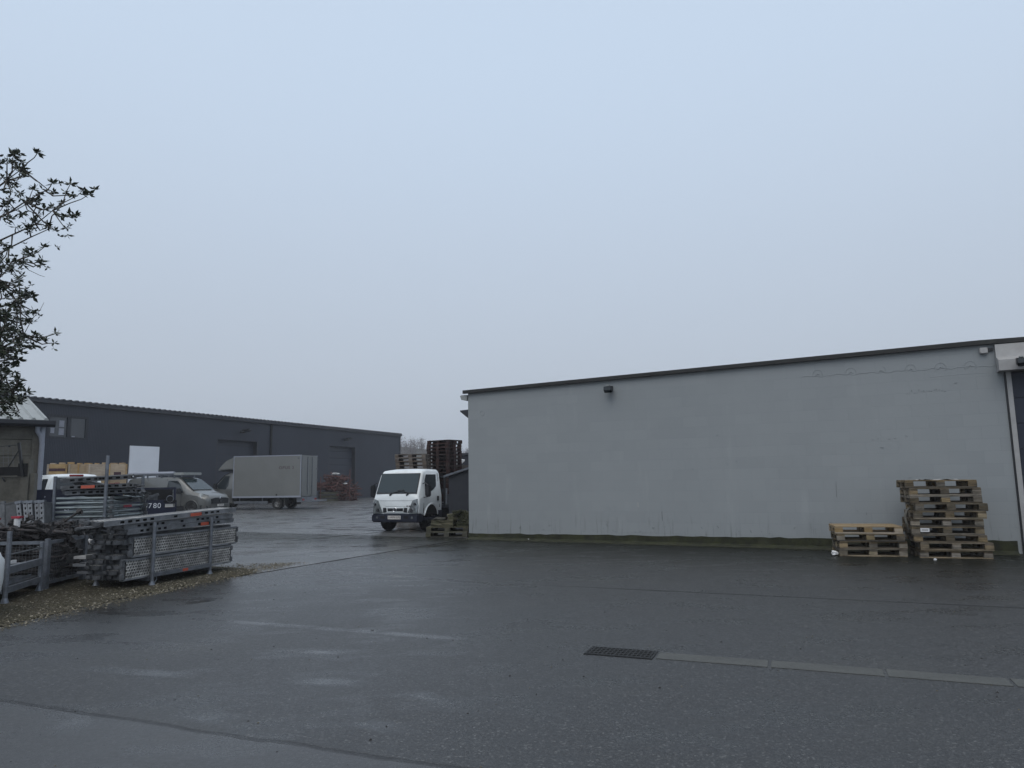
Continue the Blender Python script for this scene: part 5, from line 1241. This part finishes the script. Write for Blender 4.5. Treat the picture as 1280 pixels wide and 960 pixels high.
for (a, b, z0, z1) in ((.03, .03, -.0, .92), (.95, .0, .0, 1.28), (.95, 1.36, .0, .95), (.03, 1.36, .0, .93)):
    q = MB(); q.tube([(a, b, z0 + .02), (a, b, z1)], .03, 10); q.lathe([(.001, 0), (.055, 0), (.05, .025), (.033, .08), (.031, .09)], 14, 'z', (a, b, z0)); q.build('post', M['galv'], up, smooth=True)
q = MB(); q.box(.0, .98, .035, .085, .10, .16); q.box(.0, .98, 1.31, 1.36, .10, .16); q.box(.02, .07, .086, 1.31, .10, .16); q.box(.9, .95, .086, 1.31, .10, .16); q.build('base_frame', M['galv'], up)
# tube frames lying flat in the upper rack
G4 = 'tube frames lying in the upper rack'
tf = None
for i in range(5):
    lab = 'grey guard frame of steel tube, %s in the upper rack' % nth(i + 1, 5)
    loc = r2(.02 + rnd.uniform(-.02, .02), .06, 1.04 + i * .082)
    if tf is None:
        tf = thing('tube_frame', lab, 'tube frame', loc, AX2, G4)
        q = MB(); q.tube([(-.04, 0, 0), (1.0, 0, 0)], .027, 10); q.tube([(-.04, 1.26, 0), (1.0, 1.26, 0)], .027, 10); q.each('rail', M['tube'], tf, smooth=True)
        q = MB()
        for x_ in (.0, .48, .97): q.tube([(x_, .0, 0), (x_, 1.26, 0)], .024, 8)
        q.build('cross_tube', M['tube'], tf, smooth=True)
        q = MB(); q.box(.99, 1.04, -.03, .03, -.03, .03); q.box(.99, 1.05, 1.23, 1.29, -.035, .035); q.build('end_fitting', M['galvdark'], tf)
    else: dup(tf, loc, AX2 + R(rnd.uniform(-1.2, 1.2)), lab, G4)
mb = MB(); mb.box(.9955, .998, .45, .75, -.022, .022); mb.build('red_label', M['redplastic'], [o for o in bpy.data.objects if o.name.startswith('tube_frame') and o.type == 'EMPTY'][2])
# loose decks on top of the frames
G5 = 'short dark decks thrown on top of the tube frames'
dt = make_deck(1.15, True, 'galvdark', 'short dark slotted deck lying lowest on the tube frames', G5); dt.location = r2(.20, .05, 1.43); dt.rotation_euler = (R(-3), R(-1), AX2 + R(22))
a_ = dup(dt, r2(.18, .0, 1.525), 0, 'short dark deck with an orange label on the tube frames', G5, (R(-4), R(-1.5), AX2 + R(14)))
q = MB(); q.box(.30, .52, -.0175, -.013, .01, .064); q.build('orange_label', M['orange'], a_)
dup(dt, r2(.15, .05, 1.65), 0, 'short dark deck lying topmost on the tube frames', G5, (R(3), R(-3), AX2 + R(25)))
dup(dt, r2(.12, .45, 1.60), 0, 'short dark deck tilted crosswise over the others on the tube frames', G5, (R(6), R(11), AX2 + R(2)))
dup(dt, r2(.05, .25, 1.475), 0, 'short dark deck drooping over the right end of the tube frames', G5, (R(-5), R(9), AX2 + R(24)))
mb = MB(); mb.box(0, 1.0, 0, .28, 0, .02); mb.box(0, 1.0, 0, .015, .02, .05); o = mb.build('steel_board', M['galvlight'], None); o.location = r2(.15, .3, 1.70); o.rotation_euler = (R(4), R(14), AX2 + R(16)); tag(o, 'thin grey steel board sloping down at the right end of the loose decks', 'board')
# ------------------------------------------------------------------ wire crate and open crate at the left
cx = Vector((-7.33, 11.36, 0)); CR = R(94)
wc = thing('wire_crate', 'galvanised wire mesh crate on the gravel filled with tangled braces', 'wire crate', tuple(cx), CR)
Lc, Wc, Hc = 1.10, 1.15, .78     # local x away from the camera, y to the left
for a, b in ((0, 0), (Lc, 0), (0, Wc), (Lc, Wc)):
    q = MB(); q.box(a - .045, a + .045, b - .04, b + .04, 0, Hc - .04); q.box(a - .035, a + .035, b - .03, b + .03, Hc - .04, Hc, ); q.build('post', M['galv'], wc, bevel=.005)
q = MB()
for z_ in (.10, Hc - .06):
    for s0, s1 in (((.046, 0), (Lc - .046, 0)), ((.046, Wc), (Lc - .046, Wc)), ((0, .041), (0, Wc - .041)), ((Lc, .041), (Lc, Wc - .041))):
        q.beam((s0[0], s0[1], z_), (s1[0], s1[1], z_), .04, .05)
q.each('rail', M['galv'], wc)
q = MB(); q.box(.02, Lc - .02, .02, Wc - .02, .09, .10); q.build('floor', M['galvdark'], wc)
q = MB()
n_ = 22
for i in range(1, n_):
    for y_ in (0, Wc): q.beam((Lc * i / n_, y_, .12), (Lc * i / n_, y_, Hc - .08), .005, .005)
    for x_ in (0, Lc): q.beam((x_, Wc * i / n_, .12), (x_, Wc * i / n_, Hc - .08), .005, .005)
for i in range(1, 12):
    z_ = .12 + (Hc - .2) * i / 12
    for y_ in (0.006, Wc + .006): q.beam((.04, y_, z_), (Lc - .04, y_, z_), .005, .005)
    for x_ in (0.006, Lc + .006): q.beam((x_, .04, z_), (x_, Wc - .04, z_), .005, .005)
q.build('wire_mesh', M['galvdark'], wc)
# contents: braces
def wl(x, y, z):
    c, s_ = math.cos(CR), math.sin(CR); return (cx.x + c * x - s_ * y, cx.y + s_ * x + c * y, z)
lab_b = 'rusty scaffold brace in the tangled heap filling the wire crate'
bp = thing('scaffold_brace', lab_b, 'brace', (0, 0, 0), 0, 'braces tangled in the wire crate')
q = MB(); q.tube([(-.42, 0, 0), (.42, 0, 0)], .019, 7); q.build('tube', M['rust'], bp)
for e_ in (-1, 1):
    q = MB(); q.box(e_ * .42 - .04, e_ * .42 + .04, -.03, .03, -.035, .035); q.tube([(e_ * .42, -.07, -.02), (e_ * .45, 0, .03), (e_ * .42, .07, -.02)], .014, 6); q.build('coupler', M['rust'], bp)
br = random.Random(5)
for k in range(75):
    z = br.uniform(.15, .80) if k < 40 else br.uniform(.72, .98)
    loc = wl(br.uniform(.28, Lc - .28), br.uniform(.2, Wc - .2), z); rot = (br.uniform(0, 3), br.gauss(0, .18 if z < .7 else .3), br.uniform(-.6, .9))
    if k == 0: bp.location = loc; bp.rotation_euler = rot
    else: dup(bp, loc, 0, lab_b, None, rot)
for i, (x, y, z) in enumerate(((.20, .95, 1.02), (.30, .66, 1.04))):
    j = thing('red_white_coupler', ('white tube coupler with a red collar, left one on the brace heap', 'white tube coupler with a red collar, right one on the brace heap')[i], 'coupler', wl(x, y, z), 0, 'red and white couplers on the brace heap')
    q = MB(); q.tube([(0, 0, -.09), (0, 0, .055)], .045, 10); q.build('socket', M['paper'], j)
    q = MB(); q.prism([(-.06, .05), (.06, .05), (.075, .085), (-.075, .085)], -.05, .05, 'xz'); q.build('collar', M['redplastic'], j)
# deck ends leaning in the crate
G6 = 'short decks standing upright behind the braces'
for i in range(7):
    if i < 2:
        mb = MB(); mb.box(-.11, .11, -.02, .02, 0, .72); mb.box(-.11, .11, -.03, .03, .70, .73); o = mb.build('upright_plate', M['galvdark'], None)
        lab = ('dark flat steel plate standing upright behind the braces, leftmost', 'dark flat steel plate standing upright behind the braces, next to the edge-on decks')[i]
        tag(o, lab, 'plate', G6); y_ = 1.52 - i * .24; o.location = wl(Lc + .18, y_, .62); o.rotation_euler = (R(-10), R(-10), R(6))
    else:
        lab = 'dark slotted deck standing edge-on behind the braces, %s from the flat plates' % ORD[i - 1]
        if i == 2:
            du = thing('upright_deck', lab, 'scaffold deck', (0, 0, 0), 0, G6)
            q = MB(); z_ = 0; 
            q.box(-.035, -.012, -.02, .02, 0, .72); q.box(.012, .035, -.02, .02, 0, .72)
            for zz in [k * .09 for k in range(9)]: q.box(-.012, .012, -.02, .02, zz, min(.72, zz + .05))
            q.build('side_rail', M['galvlight'], du)
            q = MB(); q.box(-.034, .034, .021, .3, 0, .72); q.build('plate', M['galvdark'], du)
            q = MB(); q.box(-.05, .05, -.03, .05, .70, .745); q.build('end_hook', M['galv'], du); o = du
        else: o = dup(du, (0, 0, 0), 0, lab, G6)
        o.location = wl(Lc + .14 + .03 * (i % 2), 1.10 - (i - 2) * .085, .62); o.rotation_euler = (R(-6), R(-14 + i), R(8))
# support below the upright plates
o = MB(); o.box(0, .3, .72, 1.7, .0, .06); o.box(.0, .3, .72, .78, .06, .60); o.box(0, .3, 1.64, 1.7, .06, .60); o.box(0, .3, .72, 1.7, .60, .62)
o = o.build('steel_trestle', M['galvdark'], None); o.location = wl(Lc + .06, 0, 0); o.rotation_euler = (0, 0, CR); tag(o, 'dark steel trestle behind the wire crate carrying upright plates', 'trestle')

# open crate nearest the camera, long boards inside
ox = Vector((-7.02, 10.05, 0)); OR = R(104)
oc = thing('open_crate', 'open galvanised frame crate with pale boards in front of the wire crate', 'crate', tuple(ox), OR)
for a, b, hh in ((0, 0, .98), (1.18, .0, .74), (0, 1.2, .9), (1.18, 1.2, .74)):
    q = MB(); q.tube([(a, b, .0), (a, b, hh)], .032, 10); q.lathe([(.001, 0), (.055, 0), (.05, .025), (.033, .08)], 14, 'z', (a, b, .0)); q.build('post', M['galv'], oc, smooth=True)
q = MB(); q.box(.034, 1.15, -.025, .025, .40, .50); q.box(.034, 1.15, 1.175, 1.225, .40, .50); q.box(.034, 1.15, -.02, .02, .14, .22); q.box(-.02, .02, .034, 1.17, .14, .22); q.box(1.16, 1.2, .034, 1.17, .14, .22); q.each('rail', M['galv'], oc)
q = MB(); q.tube([(.02, 0, .66), (1.15, 0, .66)], .012, 6); q.tube([(.02, 0, .82), (.8, .3, .84)], .014, 6); q.each('rod', M['galvdark'], oc)
q = MB(); q.box(.03, 1.15, .03, 1.17, .221, .24); q.build('floor', M['galvdark'], oc)
def ol(x, y, z):
    c, s_ = math.cos(OR), math.sin(OR); return (ox.x + c * x - s_ * y, ox.y + s_ * x + c * y, z)
for i, (x, y, z, L, a, m_, lab) in enumerate(((.1, .15, .44, 1.0, 6, 'galvlight', 'pale grey board lying in the open crate, nearest its rail'), (.05, .4, .48, .9, -5, 'paper', 'white plastic board lying in the open crate'), (.15, .7, .46, .95, 10, 'galvlight', 'pale grey board lying at the back of the open crate'),
        (.2, .3, .515, .5, 18, 'brickred', 'reddish offcut lying on the boards in the open crate'), (.05, .12, .25, 1.0, 2, 'galv', 'grey steel board lying on the bottom of the open crate'))):
    mb = MB(); mb.box(0, L, -.08, .08, -.012, .012); mb.box(0, L, -.08, -.065, .012, .03); o = mb.build('loose_board', M[m_], None); o.location = ol(x, y, z); o.rotation_euler = (0, 0, OR + R(a)); tag(o, lab, 'board', 'boards in the open crate')
for i, (a, b, z, lab) in enumerate(((-.05, .95, .22, 'pale board end poking out between the wire crate and the deck stack, lowest'), (-.1, 1.0, .34, 'pale board end poking out between the wire crate and the deck stack, middle'), (-.12, .98, .46, 'pale board end poking out between the wire crate and the deck stack, topmost'))):
    mb = MB(); mb.box(0, 1.3, -.12, .12, -.02, .02); mb.box(0, 1.3, -.12, -.10, .02, .04); o = mb.build('board_end', M['galvlight' if i < 2 else 'shroud'], None); o.location = rk(a + .25, b, z); o.rotation_euler = (0, 0, AX + R(12 - 5 * i)); tag(o, lab, 'board', 'boards between the wire crate and the deck stack')
crumple('plastic_scrap', 'white plastic scrap with the boards between wire crate and deck stack', 'litter', tuple(rk(.35, .98, .70)), .07, M['paper'], 12)

# loose fittings strewn over the left ends of the stacked decks
fr = random.Random(17); sf = None
for i in range(22):
    lab = 'dark loose scaffold fitting strewn on top of the stacked decks'
    if i < 12: loc = tuple(rk(fr.uniform(-.05, .65), fr.uniform(.35, .78), .86 + fr.uniform(0, .09)))
    else: loc = tuple(r2(fr.uniform(.2, .95), fr.uniform(-.05, .25), .87 + fr.uniform(0, .12)))
    rot = (fr.uniform(-.4, .4), fr.uniform(-.4, .4), fr.uniform(0, 6.28))
    if sf is None:
        sf = thing('scaffold_fitting', lab, 'fitting', loc, 0, 'loose fittings on the stacked decks')
        q = MB(); q.box(-.17, .17, -.035, .035, -.012, .012); q.box(-.17, -.13, -.05, .05, -.03, .05); q.build('bar', M['galvdark'], sf)
        q = MB(); q.tube([(.08, -.06, .0), (.12, 0, .06), (.08, .06, .0)], .018, 6); q.build('clamp', M['rust'], sf); sf.rotation_euler = rot
    else: dup(sf, loc, 0, lab, None, rot)
